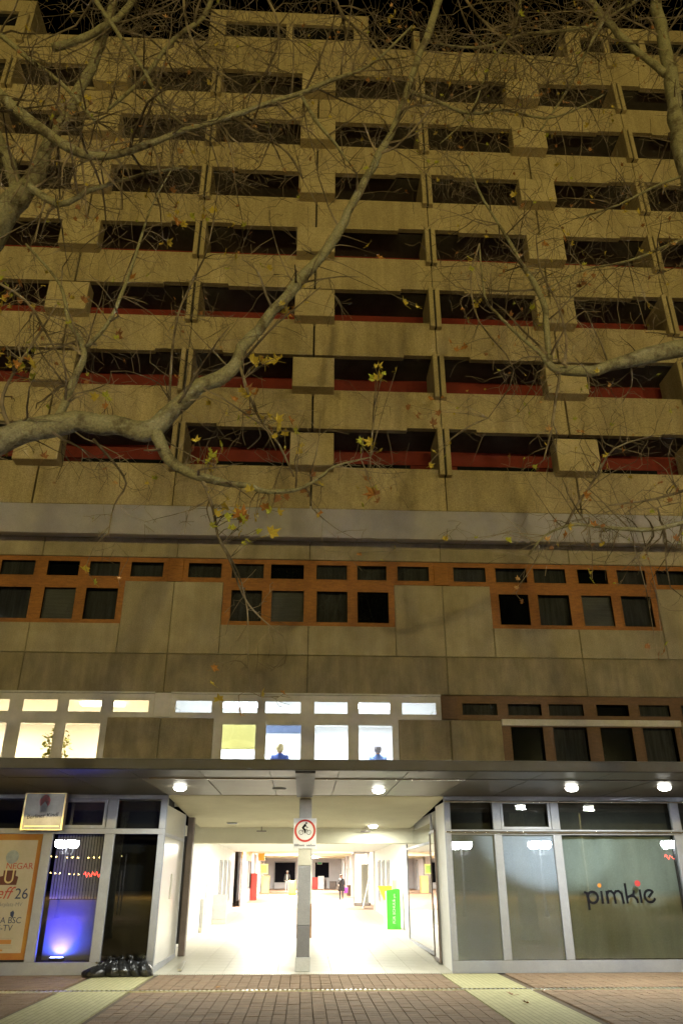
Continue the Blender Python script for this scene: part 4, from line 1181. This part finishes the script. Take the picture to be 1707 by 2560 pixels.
# house plant in the warm room
hp = at(140, 1885, 0.9)
plant = empty('house_plant', (hp.x, 0.9, 4.10), label='tall leafy house plant standing behind the warm lit window', cat='plant')
MB().lathe([(0.14, 0), (0.19, 0.34), (0.17, 0.34), (0.15, 0.30)], 16).build('pot', mat('terracotta', (0.35, 0.13, 0.07), rough=0.8), plant)
rr = random.Random(11)
stem = MB()
pl_leaf = mat('plant_leaf', (0.14, 0.20, 0.015), (0.30, 0.28, 0.03), 0.5, 6, 0.1)
lf = MB()
for q in range(8):
    a_ = rr.uniform(0, 6.28)
    top = Vector((math.cos(a_) * rr.uniform(.1, .5), math.sin(a_) * rr.uniform(.05, .3), rr.uniform(1.2, 1.85)))
    stem.tube([(0, 0, .28), top * 0.5 + Vector((0, 0, .2)), top], [0.014, 0.01, 0.006], 4)
    for w_ in range(46):
        t_ = rr.uniform(0.3, 1.0)
        c = Vector((0, 0, .28)).lerp(top, t_) + Vector((rr.uniform(-.16, .16), rr.uniform(-.13, .13), rr.uniform(-.1, .1)))
        d1 = Vector((rr.uniform(-1, 1), rr.uniform(-1, 1), rr.uniform(-.6, .6))).normalized() * rr.uniform(.05, .10)
        d2 = d1.cross(Vector((rr.uniform(-1, 1), rr.uniform(-1, 1), 1))).normalized() * d1.length * 0.55
        lf.add([c - d1, c + d2, c + d1, c - d2], [(0, 1, 2, 3)])
stem.build('stem', twig_m, plant)
lf.build('foliage', pl_leaf, plant, kind='stuff')

# ================================================================== STREET LAMPS behind the camera
def street_lamp(x, y, warm, label, zt=4.0, globes=4, gr=0.30, power=None):
    o = empty('street_lamp', (x, y, 0), label=label, cat='street lamp', group='plaza street lamps')
    MB().lathe([(0.16, 0), (0.16, 0.25), (0.09, 0.32), (0.07, zt - 0.6), (0.06, zt - 0.1), (0.02, zt - 0.05)], 14).build('post', grey_paint, o, smooth=True)
    gm = globe_warm if warm else globe_white
    c = (1.0, 0.77, 0.235) if warm else (0.90, 0.95, 1.0)
    pw = power or (WARM_W if warm else COOL_W)
    for q in range(globes):
        a_ = R(45 + 360 * q / globes)
        gx, gy = 0.48 * math.cos(a_), 0.48 * math.sin(a_)
        MB().tube([(0, 0, zt - 0.55), (gx * .7, gy * .7, zt - 0.62), (gx, gy, zt - 0.45), (gx, gy, zt - 0.30)], 0.025, 8).build('arm', grey_paint, o)
        gb = MB().ball((0, 0, 0), gr, 20, 12).build('globe', gm, o, (gx, gy, zt), smooth=True)
        if not warm: MB().lathe([(gr * 1.75, gr * 0.52), (gr * 1.72, gr * 0.56), (gr * 0.9, gr * 1.08), (gr * 0.2, gr * 1.3)], 20).build('added_shade', grey_paint, gb, smooth=True)  # cap added to keep the cool light off the upper facade
        light('POINT', gb, (0, 0, 0), pw / globes, c, gr * 0.85)
street_lamp(14.6, -30, False, 'four globe street lamp reflected in the second pane right of the passage')
street_lamp(22.6, -29, False, 'four globe street lamp reflected in the lettered shop pane')
street_lamp(-14.2, -30, False, 'four globe street lamp reflected in the blind slats at left')
street_lamp(9.9, -31, False, 'four globe street lamp reflected in the first pane right of the passage')
for x, y, where in ((-34, -84, 'farthest left'), (-11, -88, 'left of the middle'), (13, -86, 'right of the middle'), (36, -85, 'farthest right')):
    street_lamp(x, y, True, 'tall sodium lamp in the row beyond the plaza, ' + where, 13.0, 2)
# neon and string lights across the plaza, seen mirrored in the shop glass
neon_red = emit('neon_red', (1.0, 0.05, 0.03), 45)
def neon(x, y, z, w, label):
    o = empty('neon_sign', (x, y, 0), label=label, cat='neon sign', group='red neon signs across the plaza')
    MB().box(-0.05, 0.05, -0.05, 0.05, 0, z + 0.3).build('post', grey_paint, o)
    MB().box(-w / 2, w / 2, 0.051, 0.10, z - 0.25, z + 0.25).build('backboard', black_paint, o)
    pts = [(-w / 2 + 0.1 + (w - 0.2) * q / 22, 0.13, z + 0.16 * math.sin(q * 1.7) * (1 if q % 5 else 0.2)) for q in range(23)]
    MB().tube(pts, 0.022, 6).build('neon_tube', neon_red, o)
neon(24.4, -32.5, 3.35, 2.2, 'red neon sign reflected at the right end of the lettered pane')
neon(-12.6, -31.5, 2.30, 1.6, 'red neon sign reflected in the slat blind pane')
bulb_y = emit('string_bulb', (1.0, 0.70, 0.22), 60)
def string_lights(x0, x1, y, z, label):
    o = empty('string_lights', ((x0 + x1) / 2, y, 0), label=label, cat='string lights')
    h = (x1 - x0) / 2
    MB().tube([(-h, 0, 0), (-h, 0, z + 0.15)], 0.04, 6).build('pole', grey_paint, o)
    MB().tube([(h, 0, 0), (h, 0, z + 0.15)], 0.04, 6).build('pole', grey_paint, o)
    pts = [(-h + 2 * h * q / 16, 0, z + 0.1 - 0.12 * math.sin(math.pi * q / 16)) for q in range(17)]
    MB().tube(pts, 0.008, 4).build('cable', black_paint, o)
    me = MB().ball((0, 0, -0.06), 0.045, 8, 6).mesh('bulb', bulb_y)
    for q in range(1, 16):
        if q % 4: place('bulb', me, o, pts[q])
string_lights(-16.6, -11.2, -33.0, 3.35, 'upper chain of small yellow bulbs across the plaza')
string_lights(-16.4, -11.6, -34.0, 2.40, 'lower chain of small yellow bulbs across the plaza')

# ================================================================== PLANE TREES
K = PW / 1568.0                     # limb points below were read off a 1568 px wide view
def limb_pts(lst, y0):
    """(px, py, width_px[, dy]) -> world points and radii"""
    pts, rad = [], []
    for q in lst:
        y = y0 + (q[3] if len(q) > 3 else 0)
        p = at(q[0] * K, q[1] * K, y)
        depth = (p - CAM).dot(ray(PW / 2, PH / 2).normalized())
        pts.append(p)
        rad.append(max(0.005, q[2] * 0.84 * K / FPX * depth / 2))
    return pts, rad
def smooth_path(pts, rad, sub=3):
    op, orr = [], []
    n = len(pts)
    for i in range(n - 1):
        p0, p1, p2, p3 = pts[max(i - 1, 0)], pts[i], pts[i + 1], pts[min(i + 2, n - 1)]
        for s_ in range(sub):
            t_ = s_ / sub
            op.append(0.5 * ((2 * p1) + (p2 - p0) * t_ + (2 * p0 - 5 * p1 + 4 * p2 - p3) * t_ ** 2 + (3 * p1 - p0 - 3 * p2 + p3) * t_ ** 3))
            orr.append(rad[i] + (rad[i + 1] - rad[i]) * t_)
    op.append(pts[-1])
    orr.append(rad[-1])
    return op, orr
class Tree:
    def __init__(s, base, label, seed):
        s.o = empty('plane_tree', base, label=label, cat='tree', group='plane trees')
        s.base = Vector(base)
        s.rng = random.Random(seed)
        s.tw = MB()
        s.tips = []
        s.nleaf = 0
        s.nodes = []
    def limb(s, lst, y0, twigs=1.0, tl=1.0, name='limb'):
        pts, rad = limb_pts(lst, y0)
        pts, rad = smooth_path(pts, rad)
        wob = [p + Vector([mnoise.noise(p * 3.1 + Vector((q * 9.7, 0, 0))) for q in range(3)]) * min(0.05, r_ * 0.5) for p, r_ in zip(pts, rad)]
        rad = [r_ * (1 + 0.14 * mnoise.noise(p * 4.0)) for p, r_ in zip(pts, rad)]
        MB().tube([p - s.base for p in wob], rad, 10 if max(rad) > 0.05 else 7).build(name, bark_m if max(rad) > 0.03 else twig_m, s.o, smooth=True)
        s.nodes += wob
        s.sprout(wob, rad, twigs, tl)
        return wob, rad
    def sprout(s, pts, rad, dens, tl, lvl=0):
        g_ = s.rng
        ln = sum((pts[i + 1] - pts[i]).length for i in range(len(pts) - 1))
        cnt = int(dens * ln * (4.4, 4.0, 3.6)[lvl] + g_.random())
        for _ in range(cnt):
            i = g_.randrange(1, len(pts))
            d = (pts[i] - pts[i - 1]).normalized()
            side = Vector((g_.gauss(0, 1), g_.gauss(0, 0.8), g_.gauss(0, 1) - 0.1))
            side = (side - d * side.dot(d)).normalized()
            dirv = (side * 0.8 + d * g_.uniform(0.1, 0.7)).normalized()
            L_ = g_.uniform(0.45, 1.75) * tl * (1.0, 0.5, 0.30)[lvl]
            r0 = min(rad[i] * 0.5, g_.uniform(0.010, 0.026) * (1.0, 0.55, 0.34)[lvl])
            n_ = 6 if lvl < 2 else 4
            p = pts[i].copy()
            path, rr_ = [p.copy()], [r0]
            for q in range(n_):
                kink = 0.42 if g_.random() < 0.3 else 0.10
                dirv = (dirv + Vector((g_.gauss(0, kink), g_.gauss(0, kink * .8), g_.gauss(0, kink) - 0.01))).normalized()
                p = p + dirv * L_ / n_ * g_.uniform(0.6, 1.4)
                path.append(p.copy())
                rr_.append(max(0.0028, r0 * (1 - 0.7 * (q + 1) / n_)))
            s.tw.tube([v - s.base for v in path], rr_, 4, cap=False)
            if lvl < 2: s.sprout(path, rr_, 1.0, 1.0 * tl, lvl + 1)
            s.tips.append(path[-1])
    def leaf(s, p, size, colr):
        g_ = s.rng
        o = place('leaf', g_.choice(LEAF[colr]), s.o, p - s.base, (R(g_.uniform(40, 130)), g_.uniform(-1.2, 1.2), g_.uniform(-1.4, 1.4)))
        o.scale = (size, size, size)
        s.nleaf += 1
    def hang(s, p, size, colr):
        """leaf on its own twig that leaves the nearest limb"""
        g_ = s.rng
        q = min(s.nodes, key=lambda v: (v - p).length)
        mid = q.lerp(p, 0.55) + Vector((g_.uniform(-.08, .08), g_.uniform(-.08, .08), g_.uniform(0.0, .12)))
        s.tw.tube([q - s.base, q.lerp(mid, 0.5) - s.base + Vector((0, 0, 0.03)), mid - s.base, p - s.base + Vector((0, 0, 0.04))], [0.008, 0.0065, 0.005, 0.0035], 4, cap=False)
        s.leaf(p, size, colr)
        for _ in range(g_.choice((0, 1, 1, 2))):
            e = mid.lerp(p, g_.uniform(0.2, 1.0))
            p2 = e + Vector((g_.gauss(0, .11), g_.gauss(0, .1), g_.gauss(-0.05, .10)))
            s.tw.tube([e - s.base, p2 - s.base], [0.004, 0.003], 3, cap=False)
            s.leaf(p2, size * g_.uniform(0.6, 1.0), g_.choice((colr, colr, 'yellow', 'green')))
    def finish(s):
        s.tw.build('twigs', twig_m, s.o, kind='stuff')
DL, DR = -12.6, -11.6
LT = Tree((-7.6, -12.8, 0), 'bare plane tree leaning in from the left with mottled limbs', 21)
RT = Tree((8.6, -11.4, 0), 'bare plane tree reaching in from the right edge', 33)
# trunks stand beside the frame
MB().tube([(0, 0, -0.1), (0.02, 0, 0.3), (0.05, 0, 1.5), (0.15, 0.05, 3.5), (0.45, 0.1, 5.4), (1.15, 0.15, 6.7)], [0.42, 0.33, 0.28, 0.26, 0.25, 0.23], 14).build('trunk', bark_m, LT.o, smooth=True)
MB().tube([(0, 0, -0.1), (0, 0, 0.3), (-0.05, 0, 2), (-0.15, 0, 4.5), (-0.5, 0, 7.0), (-1.0, 0, 8.6)], [0.45, 0.35, 0.3, 0.28, 0.26, 0.24], 14).build('trunk', bark_m, RT.o, smooth=True)
def stub(T, p0, lst, y0, **kw):
    """limb that starts at trunk point p0 outside the frame"""
    pts, rad = limb_pts(lst, y0)
    r0 = rad[0] * 1.15
    MB().tube([Vector(p0) , (Vector(p0) + (pts[0] - T.base)) / 2 + Vector((0, 0, -0.1)), pts[0] - T.base], [r0 * 1.1, r0 * 1.05, rad[0]], 10).build('limb', bark_m, T.o, smooth=True)
    return T.limb(lst, y0, **kw)
stub(LT, (1.1, 0.15, 6.6), [(-70, 1042, 80), (0, 1012, 72), (80, 985, 64), (180, 968, 58), (260, 976, 55), (330, 988, 56), (372, 970, 50), (420, 920, 44), (480, 880, 40), (530, 850, 38), (558, 800, 32), (610, 735, 30), (660, 675, 30), (720, 610, 28), (770, 545, 27), (800, 490, 24), (830, 430, 22), (870, 355, 20), (905, 290, 18), (930, 220, 17), (958, 140, 19), (985, 70, 21), (1005, 10, 20), (1025, -60, 18)], DL, twigs=0.55)
LT.limb([(352, 985, 42), (375, 1030, 33), (400, 1065, 30), (430, 1086, 27), (470, 1099, 24), (520, 1108, 20), (570, 1116, 18), (612, 1128, 14), (680, 1124, 10), (730, 1100, 8), (770, 1070, 6), (850, 1050, 4)], DL, twigs=1.2, tl=0.7)
LT.limb([(128, 965, 22), (150, 925, 22), (180, 850, 18), (195, 800, 16), (160, 740, 12), (150, 690, 10), (130, 640, 8), (60, 560, 6)], DL, twigs=1.0, tl=0.8)
LT.limb([(195, 800, 14), (250, 740, 12), (290, 650, 10), (320, 560, 7), (350, 470, 5), (400, 380, 4)], DL, twigs=1.0, tl=0.8)
LT.limb([(30, 990, 14), (5, 930, 11), (30, 860, 8), (95, 760, 6), (130, 700, 4)], DL, tl=0.7)
LT.limb([(215, 1010, 9), (260, 1060, 7), (290, 1110, 6), (262, 1160, 5), (250, 1225, 3)], DL, twigs=1.2, tl=0.4)
LT.limb([(465, 1100, 11), (490, 1170, 9), (500, 1230, 7), (530, 1290, 6), (560, 1370, 5), (600, 1420, 4), (650, 1460, 3)], DL, twigs=1.0, tl=0.45)
LT.limb([(500, 1230, 5), (545, 1310, 4), (568, 1400, 3.5), (570, 1500, 3), (580, 1590, 2.5), (640, 1600, 2.5)], DL, twigs=0.7, tl=0.3)
LT.limb([(550, 840, 9), (590, 950, 7), (640, 1020, 6), (675, 1095, 5)], DL, twigs=1.3, tl=0.6)
LT.limb([(388, 955, 9), (395, 820, 7), (410, 720, 6), (445, 640, 6), (480, 560, 4), (505, 400, 3)], DL, twigs=1.3, tl=0.7)
stub(LT, (1.1, 0.15, 6.6), [(-60, 590, 95, 0.5), (-10, 520, 86, .5), (30, 470, 72, .5), (62, 435, 52, .5), (95, 375, 42, .5), (115, 330, 32, .5), (170, 240, 30, .5), (212, 150, 27, .5), (245, 60, 24, .5), (275, -40, 22, .5)], DL, twigs=1.0)
LT.limb([(35, 470, 42, .5), (34, 420, 38, .5), (10, 345, 35, .5), (-30, 260, 30, .5)], DL, twigs=0.8)
LT.limb([(-30, 190, 34), (40, 250, 30), (110, 310, 28), (170, 345, 27), (220, 358, 24), (280, 352, 21), (340, 332, 18), (420, 300, 16), (530, 268, 14), (600, 242, 13), (700, 210, 12), (760, 184, 11), (830, 160, 9), (880, 125, 7), (945, 60, 5)], DL - 0.5, twigs=1.6)
LT.limb([(530, 268, 10), (600, 310, 8), (660, 350, 6), (695, 410, 4)], DL - 0.5, twigs=1.4, tl=0.7)
LT.limb([(690, 215, 8), (720, 270, 11), (770, 330, 8), (800, 372, 4)], DL - 0.5, twigs=0.8, tl=0.7)
LT.limb([(60, 420, 20), (130, 470, 20), (200, 440, 14), (260, 420, 10), (330, 400, 8), (420, 385, 5)], DL, twigs=1.6, tl=0.8)
LT.limb([(120, 110, 24), (200, 85, 20), (250, 55, 18), (300, 10, 17), (320, -40, 15)], DL + .3, twigs=1.2)
LT.limb([(250, 250, 10), (330, 180, 11), (400, 90, 13), (465, 42, 13), (492, -20, 12)], DL + .3, twigs=1.6)
LT.limb([(200, -30, 14), (260, 60, 12), (330, 160, 10), (380, 250, 8), (440, 300, 5)], DL, twigs=1.7)
LT.limb([(420, -30, 8), (430, 60, 7), (470, 140, 6), (560, 200, 4)], DL, twigs=1.8)
LT.limb([(600, -30, 8), (640, 60, 7), (620, 150, 6), (560, 230, 4)], DL, twigs=1.8)
LT.limb([(760, -30, 9), (790, 40, 8), (850, 90, 6), (900, 160, 5)], DL, twigs=1.8)
LT.limb([(-20, 60, 16), (60, 130, 13), (140, 190, 11), (220, 280, 9)], DL, twigs=1.8)
LT.limb([(-20, 640, 8), (60, 690, 7), (110, 770, 6), (170, 880, 4)], DL, twigs=1.4, tl=.7)
stub(RT, (-0.9, 0, 8.3), [(1660, 762, 74), (1568, 800, 54), (1490, 815, 48), (1420, 836, 35), (1350, 852, 30), (1290, 850, 26), (1260, 836, 20), (1238, 810, 12), (1190, 770, 9), (1140, 720, 8), (1112, 680, 6), (1100, 560, 4)], DR, twigs=0.9, tl=.8)
RT.limb([(1262, 840, 16), (1255, 760, 18), (1248, 700, 17), (1225, 650, 15), (1195, 600, 12), (1160, 540, 9), (1110, 460, 7), (1075, 380, 5)], DR, twigs=1.2, tl=.9)
RT.limb([(1292, 850, 8), (1300, 780, 7), (1280, 700, 6), (1240, 620, 5), (1230, 540, 3)], DR, twigs=1.3, tl=.7)
RT.limb([(1285, 858, 9), (1272, 940, 8), (1260, 1010, 6), (1248, 1055, 4)], DR, twigs=.8, tl=.5)
stub(RT, (-0.6, 0, 7.4), [(1680, 600, 58), (1600, 470, 52), (1562, 330, 46), (1546, 240, 40), (1530, 120, 36), (1508, 20, 30), (1490, -50, 26)], DR, twigs=1.0)
RT.limb([(1540, 180, 22), (1480, 130, 18), (1420, 80, 20), (1370, 20, 20), (1330, -40, 18)], DR, twigs=1.2)
RT.limb([(1400, 20, 10), (1345, 120, 9), (1300, 210, 8), (1272, 252, 6), (1240, 300, 4)], DR, twigs=1.3)
RT.limb([(1480, -10, 10), (1350, 60, 9), (1200, 80, 9), (1100, 110, 8), (1000, 100, 5)], DR, twigs=1.7)
RT.limb([(930, 205, 12), (1010, 235, 11), (1080, 262, 9), (1150, 252, 7), (1250, 272, 6), (1320, 252, 6), (1385, 218, 4)], DR, twigs=1.3, tl=.8)
RT.limb([(1650, 1190, 16), (1568, 1200, 14), (1500, 1215, 12), (1420, 1214, 12), (1370, 1208, 10), (1310, 1205, 9), (1250, 1230, 6), (1212, 1275, 5)], DR, twigs=2.2, tl=.7)
RT.limb([(1300, 1205, 8), (1330, 1150, 7), (1370, 1090, 7), (1410, 1030, 5), (1500, 1000, 3)], DR, twigs=1.8, tl=.7)
RT.limb([(1640, 1100, 10), (1560, 1130, 8), (1480, 1150, 6), (1400, 1160, 4)], DR, twigs=2.2, tl=.7)
RT.limb([(1640, 520, 12), (1540, 560, 9), (1440, 600, 7), (1340, 620, 5), (1260, 660, 3)], DR, twigs=1.7, tl=.9)
RT.limb([(1650, 380, 10), (1520, 420, 8), (1420, 470, 6), (1330, 500, 4)], DR, twigs=1.6, tl=.9)
RT.limb([(1200, -30, 9), (1180, 60, 8), (1120, 160, 6), (1080, 260, 5), (1010, 330, 3)], DR, twigs=1.7)
RT.limb([(1050, -30, 8), (1100, 40, 7), (1190, 120, 5), (1260, 190, 4)], DR, twigs=1.8)
RT.limb([(1100, 560, 5), (1080, 640, 5), (1100, 740, 4), (1180, 850, 4), (1120, 960, 3)], DR, twigs=1.2, tl=.7)
LEAVES_L = [(395, 440, 'brown'), (440, 500, 'green'), (420, 520, 'yellow'), (405, 490, 'yellow'), (470, 500, 'brown'), (545, 475, 'brown'), (600, 610, 'green'), (600, 825, 'yellow'), (645, 822, 'yellow'), (655, 725, 'green'), (650, 700, 'yellow'), (880, 860, 'green'), (872, 845, 'yellow'), (930, 700, 'yellow'), (960, 706, 'yellow'), (845, 565, 'yellow'), (868, 590, 'orange'), (520, 955, 'yellow'), (548, 965, 'green'), (565, 915, 'yellow'), (590, 905, 'orange'), (620, 960, 'yellow'), (655, 1000, 'yellow'), (455, 1060, 'yellow'), (478, 1056, 'yellow'), (500, 1062, 'yellow'), (490, 1050, 'green'), (520, 1190, 'green'), (520, 1170, 'yellow'), (610, 1170, 'orange'), (622, 1176, 'green'), (735, 1180, 'orange'), (570, 1192, 'brown'), (548, 1226, 'yellow'), (590, 1222, 'green'), (530, 1215, 'green'), (196, 1310, 'yellow'), (550, 1636, 'tan'), (600, 1598, 'yellow'), (6, 640, 'green'), (12, 668, 'green'), (8, 690, 'yellow'), (4, 720, 'yellow'), (45, 828, 'yellow'), (40, 850, 'yellow'), (55, 842, 'green'), (62, 825, 'orange'), (80, 1040, 'yellow'), (100, 1050, 'brown'), (245, 935, 'orange'), (145, 930, 'brown'), (60, 790, 'green'), (270, 772, 'brown'), (90, 760, 'brown'), (855, 1130, 'yellow'), (870, 1150, 'brown'), (857, 1030, 'yellow'), (830, 1022, 'green'), (640, 1150, 'brown'), (700, 1130, 'brown'), (690, 1025, 'yellow'), (488, 1535, 'orange'), (890, 50, 'yellow'), (900, 40, 'yellow'), (770, 85, 'orange'), (655, 395, 'brown'), (690, 440, 'brown'), (540, 595, 'yellow'), (560, 520, 'green'), (130, 285, 'brown'), (150, 700, 'brown'), (190, 690, 'brown'), (385, 560, 'yellow'), (300, 640, 'orange'), (210, 240, 'brown'), (340, 440, 'yellow'), (260, 330, 'tan'), (285, 345, 'tan'), (235, 350, 'brown'), (300, 338, 'tan'), (330, 345, 'brown'), (95, 475, 'tan'), (120, 480, 'tan'), (200, 500, 'brown'), (180, 480, 'brown'), (225, 505, 'orange'), (410, 350, 'tan'), (150, 240, 'tan'), (120, 250, 'brown'), (520, 325, 'tan')]
LEAVES_R = [(1092, 706, 'yellow'), (1065, 800, 'orange'), (1050, 806, 'orange'), (1297, 535, 'yellow'), (1295, 550, 'orange'), (1545, 562, 'tan'), (1530, 565, 'yellow'), (1488, 706, 'yellow'), (1310, 560, 'yellow'), (1342, 1140, 'orange'), (1360, 1336, 'green'), (1386, 1250, 'yellow'), (1522, 1500, 'orange'), (1510, 1510, 'brown'), (1440, 470, 'yellow'), (1430, 480, 'orange'), (985, 915, 'orange'), (1010, 950, 'brown'), (960, 960, 'brown'), (940, 935, 'brown'), (1000, 1040, 'yellow'), (985, 1070, 'yellow'), (1560, 1245, 'green'), (1550, 1130, 'brown'), (1550, 440, 'brown'), (1490, 640, 'brown'), (1220, 710, 'green'), (1330, 660, 'brown'), (825, 1275, 'orange')]
for T, lst, yy in ((LT, LEAVES_L, DL), (RT, LEAVES_R, DR)):
    for px, py, cc in lst:
        T.hang(at(px * K, py * K, yy + T.rng.uniform(-0.35, 0.35)), T.rng.uniform(0.12, 0.21), cc)
    if T is LT:
        for px, py, n_, sp in ((470, 1055, 7, 40), (522, 1185, 9, 45), (560, 930, 8, 45), (640, 990, 6, 40), (605, 825, 5, 35), (430, 500, 7, 50), (50, 835, 7, 40), (12, 670, 8, 30), (870, 860, 3, 20), (655, 715, 4, 25), (570, 1210, 6, 40), (850, 1120, 4, 40), (240, 930, 3, 40)):
            for _ in range(n_):
                p = at((px + T.rng.gauss(0, sp * .6)) * K, (py + T.rng.gauss(0, sp * .5)) * K, yy + T.rng.uniform(-.2, .2))
                q = min(T.nodes, key=lambda v: (v - p).length)
                T.tw.tube([q - T.base, q.lerp(p, .5) - T.base + Vector((0, 0, .05)), p - T.base], [0.006, 0.005, 0.003], 3, cap=False)
                T.leaf(p, T.rng.uniform(0.15, 0.24), T.rng.choice(['yellow', 'yellow', 'green', 'orange', 'yellow', 'brown']))
    tips = T.tips[:]
    T.rng.shuffle(tips)
    kinds = ['brown', 'brown', 'yellow', 'orange', 'tan', 'green', 'yellow']
    one = max(0, 300 - T.nleaf)
    for p in tips[:one]:
        T.leaf(p, T.rng.uniform(0.08, 0.18), T.rng.choice(kinds))
    names = list(leaf_m)
    small = MB()
    for p in tips[one:one + 260]:                     # the smaller leaves beyond the 300 single ones
        k = T.rng.choice(kinds)
        me = T.rng.choice(LEAF[k])
        z_ = T.rng.uniform(0.06, 0.12)
        M_ = Matrix.Translation(p - T.base) @ Matrix.Rotation(T.rng.uniform(0, 6.28), 4, 'Z') @ Matrix.Rotation(T.rng.uniform(.4, 2.2), 4, 'X') @ Matrix.Scale(z_, 4)
        small.add([M_ @ v.co for v in me.vertices], [tuple(q.vertices) for q in me.polygons], names.index(k))
    small.build('small_leaves', [leaf_m[k] for k in names], T.o, kind='stuff')
    T.finish()
